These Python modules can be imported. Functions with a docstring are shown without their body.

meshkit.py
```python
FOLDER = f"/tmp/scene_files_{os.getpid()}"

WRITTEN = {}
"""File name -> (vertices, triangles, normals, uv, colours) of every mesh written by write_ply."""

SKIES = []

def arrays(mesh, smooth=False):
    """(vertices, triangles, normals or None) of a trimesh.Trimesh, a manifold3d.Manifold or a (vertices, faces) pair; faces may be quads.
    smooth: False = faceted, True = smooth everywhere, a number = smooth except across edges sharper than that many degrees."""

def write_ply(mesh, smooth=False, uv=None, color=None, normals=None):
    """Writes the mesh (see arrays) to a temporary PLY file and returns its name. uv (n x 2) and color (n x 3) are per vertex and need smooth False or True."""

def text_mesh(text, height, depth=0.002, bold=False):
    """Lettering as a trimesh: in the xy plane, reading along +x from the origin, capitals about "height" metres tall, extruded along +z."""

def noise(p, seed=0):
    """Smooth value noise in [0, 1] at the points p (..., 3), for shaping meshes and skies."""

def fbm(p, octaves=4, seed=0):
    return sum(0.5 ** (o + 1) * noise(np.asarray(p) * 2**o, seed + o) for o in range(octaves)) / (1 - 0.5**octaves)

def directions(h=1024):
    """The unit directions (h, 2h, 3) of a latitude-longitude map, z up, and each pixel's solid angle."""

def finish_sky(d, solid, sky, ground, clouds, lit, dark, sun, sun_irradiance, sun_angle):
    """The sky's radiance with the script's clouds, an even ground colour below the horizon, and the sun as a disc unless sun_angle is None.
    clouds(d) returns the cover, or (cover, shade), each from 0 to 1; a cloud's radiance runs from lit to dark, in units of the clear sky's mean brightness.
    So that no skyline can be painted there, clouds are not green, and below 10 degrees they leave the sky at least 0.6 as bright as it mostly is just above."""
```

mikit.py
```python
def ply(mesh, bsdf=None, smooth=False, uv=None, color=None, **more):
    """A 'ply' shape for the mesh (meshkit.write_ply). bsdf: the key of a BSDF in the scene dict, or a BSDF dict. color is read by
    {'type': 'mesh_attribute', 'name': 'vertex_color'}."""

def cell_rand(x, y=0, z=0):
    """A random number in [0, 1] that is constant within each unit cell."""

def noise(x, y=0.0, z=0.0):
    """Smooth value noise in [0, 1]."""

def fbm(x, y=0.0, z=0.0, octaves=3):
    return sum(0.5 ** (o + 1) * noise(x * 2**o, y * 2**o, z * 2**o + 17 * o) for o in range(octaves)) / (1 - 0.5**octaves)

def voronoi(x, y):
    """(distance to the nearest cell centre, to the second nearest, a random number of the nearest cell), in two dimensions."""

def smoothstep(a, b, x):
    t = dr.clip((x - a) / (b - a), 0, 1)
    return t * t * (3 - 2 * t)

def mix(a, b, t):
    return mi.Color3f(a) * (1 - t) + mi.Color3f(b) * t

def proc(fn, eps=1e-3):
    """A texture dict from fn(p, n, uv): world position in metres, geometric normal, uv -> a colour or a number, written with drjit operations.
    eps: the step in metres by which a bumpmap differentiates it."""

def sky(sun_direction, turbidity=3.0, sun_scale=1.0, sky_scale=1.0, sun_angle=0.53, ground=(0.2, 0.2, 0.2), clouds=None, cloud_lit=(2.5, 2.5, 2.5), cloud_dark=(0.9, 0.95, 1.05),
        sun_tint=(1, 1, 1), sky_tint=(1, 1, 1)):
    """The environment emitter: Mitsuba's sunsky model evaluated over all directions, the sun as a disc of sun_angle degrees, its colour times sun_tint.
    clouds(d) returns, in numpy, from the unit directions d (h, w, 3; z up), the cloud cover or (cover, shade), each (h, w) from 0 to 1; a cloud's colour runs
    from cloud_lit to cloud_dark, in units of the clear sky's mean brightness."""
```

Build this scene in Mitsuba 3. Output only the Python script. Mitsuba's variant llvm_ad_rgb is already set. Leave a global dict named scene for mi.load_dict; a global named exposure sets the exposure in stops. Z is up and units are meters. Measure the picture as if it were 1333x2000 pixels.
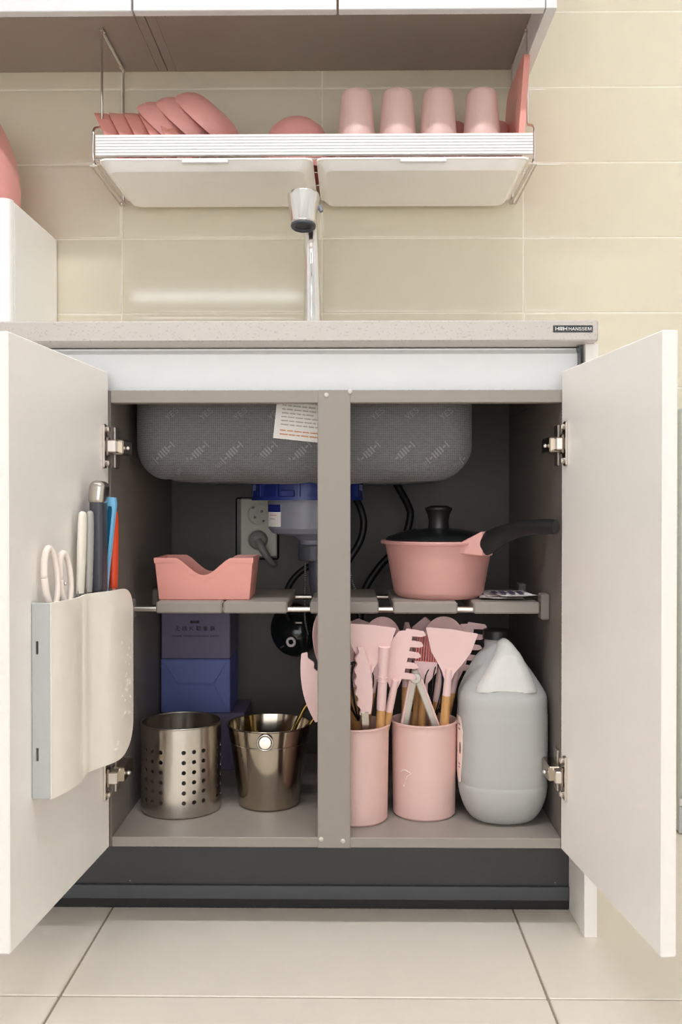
import math, random
import numpy as np, trimesh, mitsuba as mi, mikit, meshkit
import manifold3d as m3
import drjit as dr
from shapely.geometry import Polygon, Point, box as sbox
from shapely import affinity
T = mi.ScalarTransform4f
PI = math.pi
random.seed(7)
scene, labels = {}, {}

# ------------------------------------------------------------------ camera, light, exposure
exposure = .98
_o = np.array([0, -1.33, .606])
scene['camera'] = {'type': 'perspective', 'fov': 39.34, 'fov_axis': 'x', 'near_clip': .05, 'far_clip': 50.,
                   'to_world': T().look_at(origin=_o.tolist(), target=(_o + np.array([-.0126, 1, -.0091])).tolist(), up=[0, 0, 1])}
LAMP, ADDED_WINDOW = 41.0, 1.35  # second value drives an added fill light behind the camera
LAMP_RGB, ADDED_RGB = (.98, .985, 1.02), (.95, .98, 1.05)


def lin(c):
    return [((x / 255 / 12.92) if x / 255 <= .04045 else ((x / 255 + .055) / 1.055) ** 2.4) for x in c]


def rgb(c):
    return {'type': 'rgb', 'value': lin(c)}


def mat(name, c, rough=.4, metal=0., spec=.5, **k):
    scene['mat_' + name] = {'type': 'principled', 'base_color': c if isinstance(c, dict) else rgb(c), 'roughness': rough,
                            'metallic': metal, 'specular': spec, **k}
    return 'mat_' + name


# ------------------------------------------------------------------ materials
mat('wall_paint', (236, 237, 238), .7)
mat('tile', (216, 208, 186), .07)
mat('grout', (238, 232, 216), .8)
mat('floor_tile', (216, 208, 195), .35)
mat('floor_grout', (140, 130, 116), .8)
mat('white_door', (228, 224, 218), .38)
mat('white_edge', (207, 206, 205), .3)
mat('taupe', (138, 130, 122), .45)
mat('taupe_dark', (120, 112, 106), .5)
mat('taupe_back_shade', (80, 75, 71), .5)  # darker copy of the taupe, shade at the cabinet back put into colour
mat('taupe_side_shade', (104, 97, 91), .5)  # same taupe deepened to carry the shade inside the cabinet
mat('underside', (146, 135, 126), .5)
mat('fascia', (232, 234, 235), .35)
mat('kick', (52, 53, 55), .35)
mat('kick_trim', (78, 80, 84), .3, metal=.3)
mat('black_rubber', (18, 18, 19), .5)
mat('steel', (192, 185, 176), .22, metal=1.)
mat('steel_dark', (178, 168, 152), .12, metal=1.)
mat('nickel', (222, 214, 204), .32, metal=1.)
mat('hinge_dark', (150, 138, 126), .3, metal=1.)
mat('chrome', (232, 230, 228), .05, metal=1.)
mat('brass', (196, 168, 104), .2, metal=1.)
mat('pink', (212, 178, 170), .38)
mat('coral', (218, 149, 137), .35)
mat('dish_pink', (222, 158, 150), .35)
mat('pan_pink', (202, 150, 142), .28)
mat('silicone', (219, 187, 184), .5)
mat('black_plastic', (28, 27, 27), .35)
mat('black_glass', (24, 28, 28), .12)
mat('cream_plastic', (226, 214, 204), .4)
mat('ivory', (232, 226, 212), .4)
mat('grey_handle', (168, 166, 160), .4)
mat('dark_handle', (58, 60, 66), .4)
mat('blue_plastic', (120, 186, 224), .35)
mat('teal_plastic', (20, 92, 128), .35)
mat('orange_plastic', (214, 70, 34), .35)
mat('holder_white', (232, 226, 214), .2)
mat('holder_grey', (172, 174, 172), .4)
mat('tray_white', (240, 236, 230), .35)
mat('rail_white', (218, 218, 217), .35)
mat('appliance', (240, 240, 236), .25)
mat('purple_box', (108, 100, 128), .5)
mat('blue_box', (98, 110, 170), .5)
mat('ink', (22, 20, 30), .6)
mat('ink_soft', (66, 58, 92), .6)
mat('blue_drain', (26, 42, 112), .35)
mat('drain_grey', (126, 128, 140), .35)
mat('drain_dark', (70, 72, 78), .4)
mat('outlet', (196, 190, 174), .4)
mat('plug', (150, 147, 138), .45)
mat('paper', (236, 232, 226), .7)
mat('text_grey', (176, 170, 164), .7)
mat('text_orange', (204, 146, 116), .7)
mat('print_grey', (134, 132, 132), .8)
mat('liquid', (98, 102, 99), .5)
mat('jug_label', (236, 216, 208), .5)
mat('label_ink', (120, 100, 92), .6)
mat('sage_panel', (172, 176, 166), .15)
mat('badge', (44, 42, 44), .4)
mat('badge_text', (226, 224, 222), .4)
mat('clip_grey', (190, 184, 174), .35, metal=.3)
mat('bristle', (214, 120, 116), .5)
mat('white_print', (244, 238, 232), .5)
scene['mat_counter'] = {'type': 'principled', 'roughness': .3, 'specular': .5, 'base_color': mikit.proc(
    lambda p, n, uv: mikit.mix(mi.Color3f(*lin((181, 174, 167))), mi.Color3f(*lin((165, 155, 146))),
                               mikit.smoothstep(.66, .8, mikit.noise(p.x * 420, p.y * 420, p.z * 420)) * .7))}
scene['mat_wood'] = {'type': 'principled', 'roughness': .5, 'base_color': mikit.proc(
    lambda p, n, uv: mikit.mix(mi.Color3f(*lin((202, 158, 104))), mi.Color3f(*lin((168, 112, 58))),
                               mikit.fbm(p.x * 420, p.y * 420, p.z * 26)))}
scene['mat_sink_cloth'] = {'type': 'principled', 'roughness': .85, 'specular': .2, 'base_color': mikit.proc(
    lambda p, n, uv: mikit.mix(mi.Color3f(*lin((84, 84, 86))), mi.Color3f(*lin((124, 122, 122))),
                               (dr.sin(p.x * 2 * PI / .0030) * .25 + dr.sin(p.z * 2 * PI / .0034) * .25 + .5) * .6
                               + .4 * mikit.noise(p.x * 300, p.y * 300, p.z * 500)))}
scene['mat_jug'] = {'type': 'principledthin', 'base_color': rgb((248, 247, 244)), 'roughness': .45, 'diff_trans': 1.22, 'eta': 1.4}
mat('jug_handle', (198, 197, 191), .5)
scene['mat_lamp'] = {'type': 'diffuse', 'reflectance': rgb((240, 240, 240))}


# ------------------------------------------------------------------ helpers
def numbered(k):
    if k not in scene and k not in labels and not any(x.startswith(k + '__') for x in scene):
        return k
    i = 1
    while True:
        q = f'{k}_{i:03d}'
        if q not in scene and q not in labels and not any(x.startswith(q + '__') for x in scene):
            return q
        i += 1


def part(parent, name, mesh, m, smooth=35, label=None, kind=None, **kw):
    key = numbered(parent + '__' + name)
    scene[key] = mesh if isinstance(mesh, dict) else mikit.ply(mesh, m if m.startswith('mat_') else 'mat_' + m, smooth, **kw)
    e = {}
    if label:
        e['label'] = label
    if kind:
        e['kind'] = kind
    if e:
        labels[key] = e
    return key


def thing(name, label, cat, group=None):
    key = numbered(name)
    labels[key] = {'label': label, 'category': cat}
    if group:
        labels[key]['group'] = group
    return key


def solo(name, mesh, m, label, cat, group=None, smooth=35):
    key = thing(name, label, cat, group)
    scene[key] = mikit.ply(mesh, 'mat_' + m, smooth)
    return key


def struct(name, mesh, m, label=None, smooth=False):
    scene[name] = mikit.ply(mesh, 'mat_' + m, smooth)
    labels[name] = {'kind': 'structure', **({'label': label} if label else {})}
    return name


def tm(m):
    if isinstance(m, m3.Manifold):
        a = m.to_mesh()
        return trimesh.Trimesh(a.vert_properties[:, :3], a.tri_verts, process=False)
    return m


def mf(t):
    t = tm(t)
    return m3.Manifold(m3.Mesh(np.asarray(t.vertices, np.float32), np.asarray(t.faces, np.uint32)))


def cbox(x0, x1, y0, y1, z0, z1, c=.0015):
    lo, hi = np.array([x0, y0, z0]), np.array([x1, y1, z1])
    if c <= 0:
        return trimesh.creation.box(bounds=[lo, hi])
    c = min(c, .45 * (hi - lo).min())
    pts = []
    for sx in (0, 1):
        for sy in (0, 1):
            for sz in (0, 1):
                base = np.where([sx, sy, sz], hi, lo).astype(float)
                sg = np.where([sx, sy, sz], -1, 1)
                for a in range(3):
                    q = base + sg * c
                    q[a] = base[a]
                    pts.append(q)
    return tm(m3.Manifold.hull_points(np.array(pts)))


def rbox(x0, x1, y0, y1, z0, z1, r, seg=20):
    s = m3.Manifold.sphere(r, seg)
    return tm(m3.Manifold.batch_hull([s.translate((x, y, z)) for x in (x0 + r, x1 - r) for y in (y0 + r, y1 - r) for z in (z0 + r, z1 - r)]))


def cat(*ms):
    return trimesh.util.concatenate([tm(m) for m in ms])


def xf(mesh, M):
    m = tm(mesh).copy()
    m.apply_transform(M)
    return m


def mv(mesh, x=0, y=0, z=0):
    return xf(mesh, trimesh.transformations.translation_matrix([x, y, z]))


def rot(mesh, deg, axis, point=(0, 0, 0)):
    return xf(mesh, trimesh.transformations.rotation_matrix(math.radians(deg), axis, point))


def frame(o, x, z):
    """4x4 with origin o, x axis x (made square to z), z axis z."""
    z = np.array(z, float) / np.linalg.norm(z)
    x = np.array(x, float) - z * np.dot(x, z)
    x /= np.linalg.norm(x)
    M = np.eye(4)
    M[:3, 0], M[:3, 1], M[:3, 2], M[:3, 3] = x, np.cross(z, x), z, o
    return M


def lathe(prof, n=64, center=(0, 0, 0)):
    """Closed profile of (r, z) points turned about z."""
    cs = m3.CrossSection([np.array(prof, float)], m3.FillRule.Positive if Polygon(prof).exterior.is_ccw else m3.FillRule.Negative)
    return mv(tm(m3.Manifold.revolve(cs, n)), *center)


def spline(pts, n=12):
    p = np.asarray(pts, float)
    q = np.vstack([2 * p[0] - p[1], p, 2 * p[-1] - p[-2]])
    out = []
    for i in range(1, len(q) - 2):
        for t in np.linspace(0, 1, n, endpoint=False):
            a, b, c, d = q[i - 1:i + 3]
            out.append(.5 * (2 * b + (c - a) * t + (2 * a - 5 * b + 4 * c - d) * t * t + (3 * b - a - 3 * c + d) * t ** 3))
    return np.array(out + [p[-1]])


def tube(pts, r, sides=12, flat=None, smoothn=0, ref=None):
    """A capped tube along points; r a number or one per point; flat=(a,b) an ellipse with a along the ref direction."""
    p = np.asarray(pts, float)
    rr = np.broadcast_to(np.asarray(r, float), (len(p),))
    if smoothn:
        both = spline(np.hstack([p, rr[:, None]]), smoothn)
        p, rr = both[:, :3], both[:, 3]
    t = np.gradient(p, axis=0)
    t /= np.linalg.norm(t, axis=1, keepdims=True)
    a = np.zeros_like(p)
    a0 = np.array(ref if ref is not None else ([0, 0, 1.] if abs(t[0, 2]) < .9 else [1., 0, 0]), float)
    for i in range(len(p)):
        a0 = (np.array(ref, float) if ref is not None else a0)
        a0 = a0 - t[i] * np.dot(a0, t[i])
        a0 /= np.linalg.norm(a0)
        a[i] = a0
    b = np.cross(t, a)
    fa, fb = flat or (1, 1)
    ang = np.arange(sides) * 2 * PI / sides
    v = p[:, None] + rr[:, None, None] * (fa * np.cos(ang)[None, :, None] * a[:, None] + fb * np.sin(ang)[None, :, None] * b[:, None])
    n = len(p)
    i, j = np.meshgrid(np.arange(n - 1), np.arange(sides), indexing='ij')
    q = np.stack([i * sides + j, i * sides + (j + 1) % sides, (i + 1) * sides + (j + 1) % sides, (i + 1) * sides + j], -1).reshape(-1, 4)
    f = np.vstack([q[:, [0, 1, 2]], q[:, [0, 2, 3]]])
    vv = np.vstack([v.reshape(-1, 3), p[0], p[-1]])
    k = np.arange(sides)
    c0 = np.stack([np.full(sides, n * sides), (k + 1) % sides, k], 1)
    e = (n - 1) * sides
    c1 = np.stack([np.full(sides, n * sides + 1), e + k, e + (k + 1) % sides], 1)
    return trimesh.Trimesh(vv, np.vstack([f, c0, c1]), process=False)


def rod(a, b, r, sides=14):
    return tube([a, b], r, sides)


def torus(R, r, n=40, k=12):
    a = np.linspace(0, 2 * PI, n, endpoint=False)
    b = np.linspace(0, 2 * PI, k, endpoint=False)
    A, B = np.meshgrid(a, b, indexing='ij')
    v = np.stack([(R + r * np.cos(B)) * np.cos(A), (R + r * np.cos(B)) * np.sin(A), r * np.sin(B)], -1).reshape(-1, 3)
    i, j = np.meshgrid(np.arange(n), np.arange(k), indexing='ij')
    q = np.stack([i * k + j, ((i + 1) % n) * k + j, ((i + 1) % n) * k + (j + 1) % k, i * k + (j + 1) % k], -1).reshape(-1, 4)
    return trimesh.Trimesh(v, np.vstack([q[:, [0, 1, 2]], q[:, [0, 2, 3]]]), process=False)


def extrude(poly, h, bevel=0.):
    """shapely polygon -> Manifold along z from 0 to h."""
    polys = [poly] if poly.geom_type == 'Polygon' else [g for g in poly.geoms if g.geom_type == 'Polygon']
    loops = []
    for g in polys:
        g = g.simplify(1e-6)
        ex = np.array(g.exterior.coords[:-1])
        loops.append(ex)
        loops += [np.array(r.coords[:-1]) for r in g.interiors]
    return m3.Manifold.extrude(m3.CrossSection(loops, m3.FillRule.EvenOdd), h)


def warp(man, fn, edge):
    man = man.refine_to_length(edge)
    return man.warp_batch(lambda v: fn(np.array(v)))


XZ = np.array([[1, 0, 0, 0], [0, 0, -1, 0], [0, 1, 0, 0], [0, 0, 0, 1.]])   # xy outline stood up: x right, z up, front face towards -y


def upright(man):
    return xf(man, XZ)


def text(s, h, depth=.0004, bold=False):
    return meshkit.text_mesh(s, h, depth, bold)


# ------------------------------------------------------------------ room shell
WY = .583                      # tiled wall face
RX0, RX1, RY0, RZ = -2.3, 2.2, -3.3, 2.42
struct('floor', cbox(RX0, RX1, RY0, WY + .02, -.06, -.0025, 0), 'floor_grout', 'grout bed of the beige tiled floor')
gap = .0032
for i in range(8):
    for j in range(7):
        x0, y1 = -2.161 + .6 * i, .435 - .6 * j
        xa, xb, ya, yb = max(x0, RX0), min(x0 + .6, RX1), max(y1 - .6, RY0), min(y1, WY)
        if xb - xa < .05 or yb - ya < .05:
            continue
        part('floor', 'tile', cbox(xa + gap / 2, xb - gap / 2, ya + gap / 2, yb - gap / 2, -.012, 0, .0012), 'floor_tile', 30)
for i in range(8):             # the last row under the cabinet
    xa, xb = max(-2.161 + .6 * i, RX0), min(-1.561 + .6 * i, RX1)
    if xb - xa > .05:
        part('floor', 'tile', cbox(xa + gap / 2, xb - gap / 2, .435 + gap / 2, WY, -.012, 0, .0012), 'floor_tile', 30)
struct('wall_back', cbox(RX0, RX1, WY + .0015, WY + .12, 0, RZ, 0), 'grout', 'grout bed of the cream tiled wall')


def tile_mesh(w, h):
    pts = []
    for inset, d in ((.0, .006), (.0, .0012), (.0012, .0004), (.004, .0001), (.012, 0)):
        for sx in (-1, 1):
            for sz in (-1, 1):
                pts.append([sx * (w / 2 - inset), d, sz * (h / 2 - inset)])
    return tm(m3.Manifold.hull_points(np.array(pts)))


tile_dict = mikit.ply(tile_mesh(.4018 - .0022, .1494 - .0022), 'mat_tile', 40)
for i in range(-2, 5):
    for j in range(16):
        cx, cz = -.4637 + .4018 * (i + .5), .0895 + .1494 * (j + .5)
        if cx < -1.3 or cz > RZ - .05 or (cz < .6 and cx < .3):
            continue
        part('wall_back', 'tile', {**tile_dict, 'to_world': T().translate([cx, WY, cz])}, 'tile')
low_dict = mikit.ply(tile_mesh(.4018 - .0022, .0884 - .0022), 'mat_tile', 40)
for i in range(2, 5):          # the cut row along the floor
    part('wall_back', 'tile', {**low_dict, 'to_world': T().translate([-.4637 + .4018 * (i + .5), WY, .0455])}, 'tile')
struct('wall_left', cbox(RX0 - .1, RX0, RY0, WY, 0, RZ, 0), 'wall_paint')
struct('wall_right', cbox(RX1, RX1 + .1, RY0, WY, 0, RZ, 0), 'wall_paint')
WX0, WX1, WZ0, WZ1 = -1.35, 1.25, .28, 1.64          # added unseen window for fill light, and an added strip reflected in the tiles
TX0, TX1, TZ0, TZ1 = -1.36, -.30, 1.825, 1.890
struct('wall_front', cat(cbox(RX0, WX0 - .01, RY0 - .1, RY0, 0, RZ, 0), cbox(WX1, RX1, RY0 - .1, RY0, 0, RZ, 0), cbox(WX0 - .01, WX1, RY0 - .1, RY0, 0, WZ0, 0),
                         cbox(WX0 - .01, WX1, RY0 - .1, RY0, WZ1, TZ0, 0), cbox(TX1, WX1, RY0 - .1, RY0, TZ0, TZ1, 0), cbox(WX0 - .01, WX1, RY0 - .1, RY0, TZ1, RZ, 0)), 'wall_paint')
struct('ceiling', cbox(RX0, RX1, RY0, WY, RZ, RZ + .08, 0), 'wall_paint')
struct('added_window_1', cat(*[cbox(x, x + .05, RY0 - .06, RY0 + .01, WZ0, WZ1, .003) for x in (WX0, -.075, WX1 - .05)],
                       *[cbox(WX0, WX1, RY0 - .06, RY0 + .01, z, z + .05, .003) for z in (WZ0, WZ1 - .05)]), 'white_edge', 'white frame of an added fill light window')
struct('added_strip_2', cat(*[cbox(x, x + .015, RY0 - .06, RY0 + .005, TZ0, TZ1, .002) for x in (TX0, TX1 - .015)],
                       *[cbox(TX0, TX1, RY0 - .06, RY0 + .005, z, z + .015, .002) for z in (TZ0, TZ1 - .015)]), 'white_edge', 'white frame of an added glowing strip')
for w_, xa, xb, za, zb in (('added_window_1', WX0 + .05, -.075, WZ0 + .05, WZ1 - .05), ('added_window_1', -.025, WX1 - .05, WZ0 + .05, WZ1 - .05), ('added_strip_2', TX0 + .015, TX1 - .015, TZ0 + .015, TZ1 - .015)):
    k = part(w_, 'glow_pane', cbox(xa, xb, RY0 - .04, RY0 - .03, za, zb, 0), 'lamp', False)
    scene[k]['emitter'] = {'type': 'area', 'radiance': {'type': 'rgb', 'value': [ADDED_WINDOW * (6. if w_ == 'added_strip_2' else 1.) * c for c in ADDED_RGB]}}  # added emitters; the strip glows stronger to leave a streak on the tiles
lamp = thing('ceiling_light', 'long slim white ceiling lamp in front of the sink cabinet', 'lamp')
part(lamp, 'housing', cbox(-.82, .62, -.90, -.80, RZ - .035, RZ, .004), 'white_edge')
k = part(lamp, 'diffuser', cbox(-.80, .60, -.885, -.815, RZ - .042, RZ - .0352, 0), 'lamp', False)
scene[k]['emitter'] = {'type': 'area', 'radiance': {'type': 'rgb', 'value': [LAMP * c for c in LAMP_RGB]}}

# ------------------------------------------------------------------ sink cabinet
cab = thing('sink_cabinet', 'white and taupe sink base cabinet with both doors standing open', 'cabinet')
XL, XR, YB = -.3385, .2905, .451
part(cab, 'side_panel', cbox(XL - .018, XL, .0, YB, .125, .7636, .0008), 'taupe_side_shade')
part(cab, 'side_panel', cbox(XR, XR + .018, .0, YB, .125, .7636, .0008), 'taupe_side_shade')
part(cab, 'side_strip', cbox(XR, XR + .018, .037, YB, .7637, .826, 0), 'taupe_side_shade')
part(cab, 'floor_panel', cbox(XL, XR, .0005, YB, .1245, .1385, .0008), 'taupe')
part(cab, 'back_panel', cbox(XL - .018, XR + .018, YB, YB + .012, .125, .826, 0), 'taupe_back_shade', False)
part(cab, 'top_rail', cbox(XL, XR, -.0005, .018, .746, .7635, .0008), 'taupe')
part(cab, 'center_stile', cbox(-.0495, -.0035, -.0012, .017, .1243, .7637, .001), 'taupe')
for x, z in ((-.0372, .7565), (-.0042, .7612), (-.0445, .1368), (-.0140, .1345)):
    part(cab, 'screw_cap', rot(mv(lathe([(0, 0), (.0034, 0), (.0034, .0006), (.0026, .0013), (0, .0016)], 20), 0, 0, 0), 90, [1, 0, 0]).apply_translation([x, -.0012, z]), 'clip_grey')
fas = np.array([(.030, .826), (.030, .8235), (.0225, .8170), (.0195, .7655), (.0195, .7637), (.036, .7637), (.036, .826)])
part(cab, 'fascia', xf(extrude(Polygon(fas), .656), frame((-.339, 0, 0), [0, 1, 0], [1, 0, 0])), 'fascia', 12, 'white aluminium fascia')
part(cab, 'fascia_end', cbox(.3165, .3180, .006, .036, .7637, .826, .0005), 'kick_trim')
part(cab, 'end_panel', cbox(.3225, .3405, -.0005, WY, 0, .8275, .0008), 'white_door', label='white end panel reaching the floor')


def door_frame(side):
    if side < 0:
        o, d = (-.3412, -.003, 0), np.array([-.0753, -.9972, 0])
        n = np.array([.9972, -.0753, 0])
    else:
        o, d = (.2893, -.003, 0), np.array([.113, -.9936, 0])
        n = np.array([-.9936, -.113, 0])
    M = np.eye(4)
    M[:3, 0], M[:3, 1], M[:3, 2], M[:3, 3] = d, n, [0, 0, 1], o     # x = along the door from its hinge, y = out of its inner face
    return M


def on_door(mesh, side):
    return xf(mesh, door_frame(side))


for side in (-1, 1):
    dk = part(cab, 'door', on_door(cbox(0, .3205, -.017, 0, .1255, .7885, .0012), side), 'white_door', label='left white door, swung open' if side < 0 else 'right white door, swung open')
    hx = XL if side < 0 else XR
    for zc in ((.6845, .2265) if side < 0 else (.6875, .2295)):
        plate = extrude(Polygon([(.012, -.029), (.018, -.0305), (.024, -.029), (.024, .029), (.018, .0305), (.012, .029), (.008, .015), (.005, .010), (.005, -.010), (.008, -.015)]), .0022)
        M = np.eye(4); M[:3, :3] = np.array([[1, 0, 0], [0, 0, 1], [0, 1, 0]]).T
        pm = xf(plate, np.array([[1, 0, 0, 0], [0, 0, 1, 0], [0, 1, 0, zc], [0, 0, 0, 1.]]))
        part(dk, 'hinge_plate', on_door(pm, side), 'hinge_dark', 20)
        part(dk, 'hinge_cup', on_door(cbox(.007, .020, .0015, .0062, zc - .0135, zc + .0135, .0022), side), 'hinge_dark', 20)
        lip = cbox(.0225, .0262, .0, .0034, zc - .0295, zc + .0295, .001)
        part(dk, 'hinge_rim', on_door(lip, side), 'nickel')
        for dz in (-.023, .023):
            sc = rot(lathe([(0, 0), (.0046, 0), (.0046, .0036), (.0032, .0052), (0, .0058)], 20), -90, [1, 0, 0])
            part(dk, 'hinge_screw', on_door(mv(sc, .0150, .0020, zc + dz), side), 'nickel')
        s = -side
        a0, a1 = hx - s * .007, hx + s * .013
        part(dk, 'hinge_arm', cbox(min(a0, a1), max(a0, a1), -.022, .004, zc - .0085, zc + .0085, .0014), 'nickel')
        b0, b1 = hx + s * .002, hx + s * .0185
        part(dk, 'hinge_housing', cbox(min(b0, b1), max(b0, b1), -.004, .05, zc - .0105, zc + .0105, .0016), 'steel_dark')
        c0, c1 = hx, hx + s * .0035
        part(dk, 'hinge_mount', cbox(min(c0, c1), max(c0, c1), .012, .036, zc - .029, zc + .029, .001), 'nickel')
        part(dk, 'hinge_bolt', mv(tm(m3.Manifold.sphere(.0036, 16)), hx + s * .021, .012, zc - .001), 'chrome')

kick = thing('kick_plate', 'dark charcoal kick plate under the sink cabinet', 'kick plate')
part(kick, 'board', cbox(-1.3, .3225, .094, .110, .0105, .1250, .0005), 'kick')
part(kick, 'trim', cbox(-1.3, .3222, .0895, .0942, .014, .0350, .0008), 'kick_trim')
part(kick, 'seal', cbox(-1.3, .3222, .0915, .11, 0, .0145, .001), 'black_rubber')
for x, z in ((-.335, .0395), (.302, .040)):
    part(kick, 'nail', mv(tm(m3.Manifold.sphere(.0012, 12)), x, .094, z), 'steel')

nb = thing('base_cabinet', 'white base cabinet beside the left open door', 'cabinet')
part(nb, 'body', cbox(-1.3, -.3595, .0, YB, .125, .7636, .001), 'taupe')
part(nb, 'fascia', xf(extrude(Polygon(fas), .9605), frame((-1.2995, 0, 0), [0, 1, 0], [1, 0, 0])), 'fascia', 12)
for x0, x1 in ((-.825, -.3625), (-1.3, -.8285)):
    part(nb, 'door', cbox(x0, x1, -.018, -.0005, .1255, .7885, .0012), 'white_door')

# countertop with a hole for the sink
top = thing('countertop', 'speckled off-white stone countertop over the sink cabinet', 'countertop')
slab = mf(cbox(-1.3, .3355, -.02, WY, .8275, .8565, .002)) - mf(rbox(-.30, .15, .10, .41, .78, .92, .03))
part(top, 'slab', tm(slab), 'counter', 20)
bd = part(top, 'badge', cbox(.2735, .3275, -.0208, -.0195, .8395, .8490, .0003), 'badge', label='small black name badge')
bx = [(.2765, .0008), (.2780, .0018, 1), (.2805, .0008), (.2822, .0008), (.2839, .0008), (.2856, .0008), (.2873, .0008), (.2890, .0018, 1), (.2915, .0008)]
ms = [cbox(b[0], b[0] + (.0022 if len(b) > 2 else .0009), -.0211, -.0207, (.8437 if len(b) > 2 else .8420), (.8448 if len(b) > 2 else .8468), 0) for b in bx]
part(bd, 'emblem', cat(*ms), 'badge_text', False)
tx = text('HANSSEM', .0044, .0004)
tx.apply_scale([.031 / (tx.bounds[1, 0] - tx.bounds[0, 0]), 1, 1])
part(bd, 'lettering', mv(upright(tx), .2940, -.0207, .8420), 'badge_text', False)

# ------------------------------------------------------------------ sink bowl with its cloth and what hangs under it
sink = thing('sink_bowl', 'sink bowl wrapped in grey woven insulation under the countertop', 'sink')


def bowl(x0, x1, y0, y1, z0, r):
    s = m3.Manifold.sphere(r, 40)
    return m3.Manifold.batch_hull([s.translate((x, y, z)) for x in (x0 + r, x1 - r) for y in (y0 + r, y1 - r) for z in (z0 + r, .84)])


outer = bowl(-.3275, .1795, .068, .44, .643, .050).trim_by_plane((0, 0, -1), -.8272)
inner = bowl(-.302, .152, .094, .415, .668, .035)
sb = warp(outer - inner, lambda v: v + np.stack([0 * v[:, 0], 0 * v[:, 0],
          .0022 * np.sin(v[:, 0] * 60 + 2 * np.sin(v[:, 1] * 40)) * np.clip((.70 - v[:, 2]) / .04, 0, 1) - .006 * np.exp(-((v[:, 0] + .06) / .15) ** 2) * np.clip((.69 - v[:, 2]) / .03, 0, 1)], 1), .012)
part(sink, 'bowl', sb, 'sink_cloth', 40)


def on_bowl(mesh):
    """Lays a print in the xz plane onto the rounded front of the bowl."""
    m, r = mesh.copy(), .050
    v = m.vertices
    dx = np.maximum(0, np.maximum(-.3275 + r - v[:, 0], v[:, 0] - .1795 + r))
    dz = np.maximum(0, .643 + r - v[:, 2])
    d2 = dx * dx + dz * dz
    v[:, 1] += .0683 + r - np.sqrt(np.maximum(r * r - d2, 0)) - .0012
    m.update_faces((d2 < (.93 * r) ** 2)[m.faces].all(1))
    return m


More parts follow.
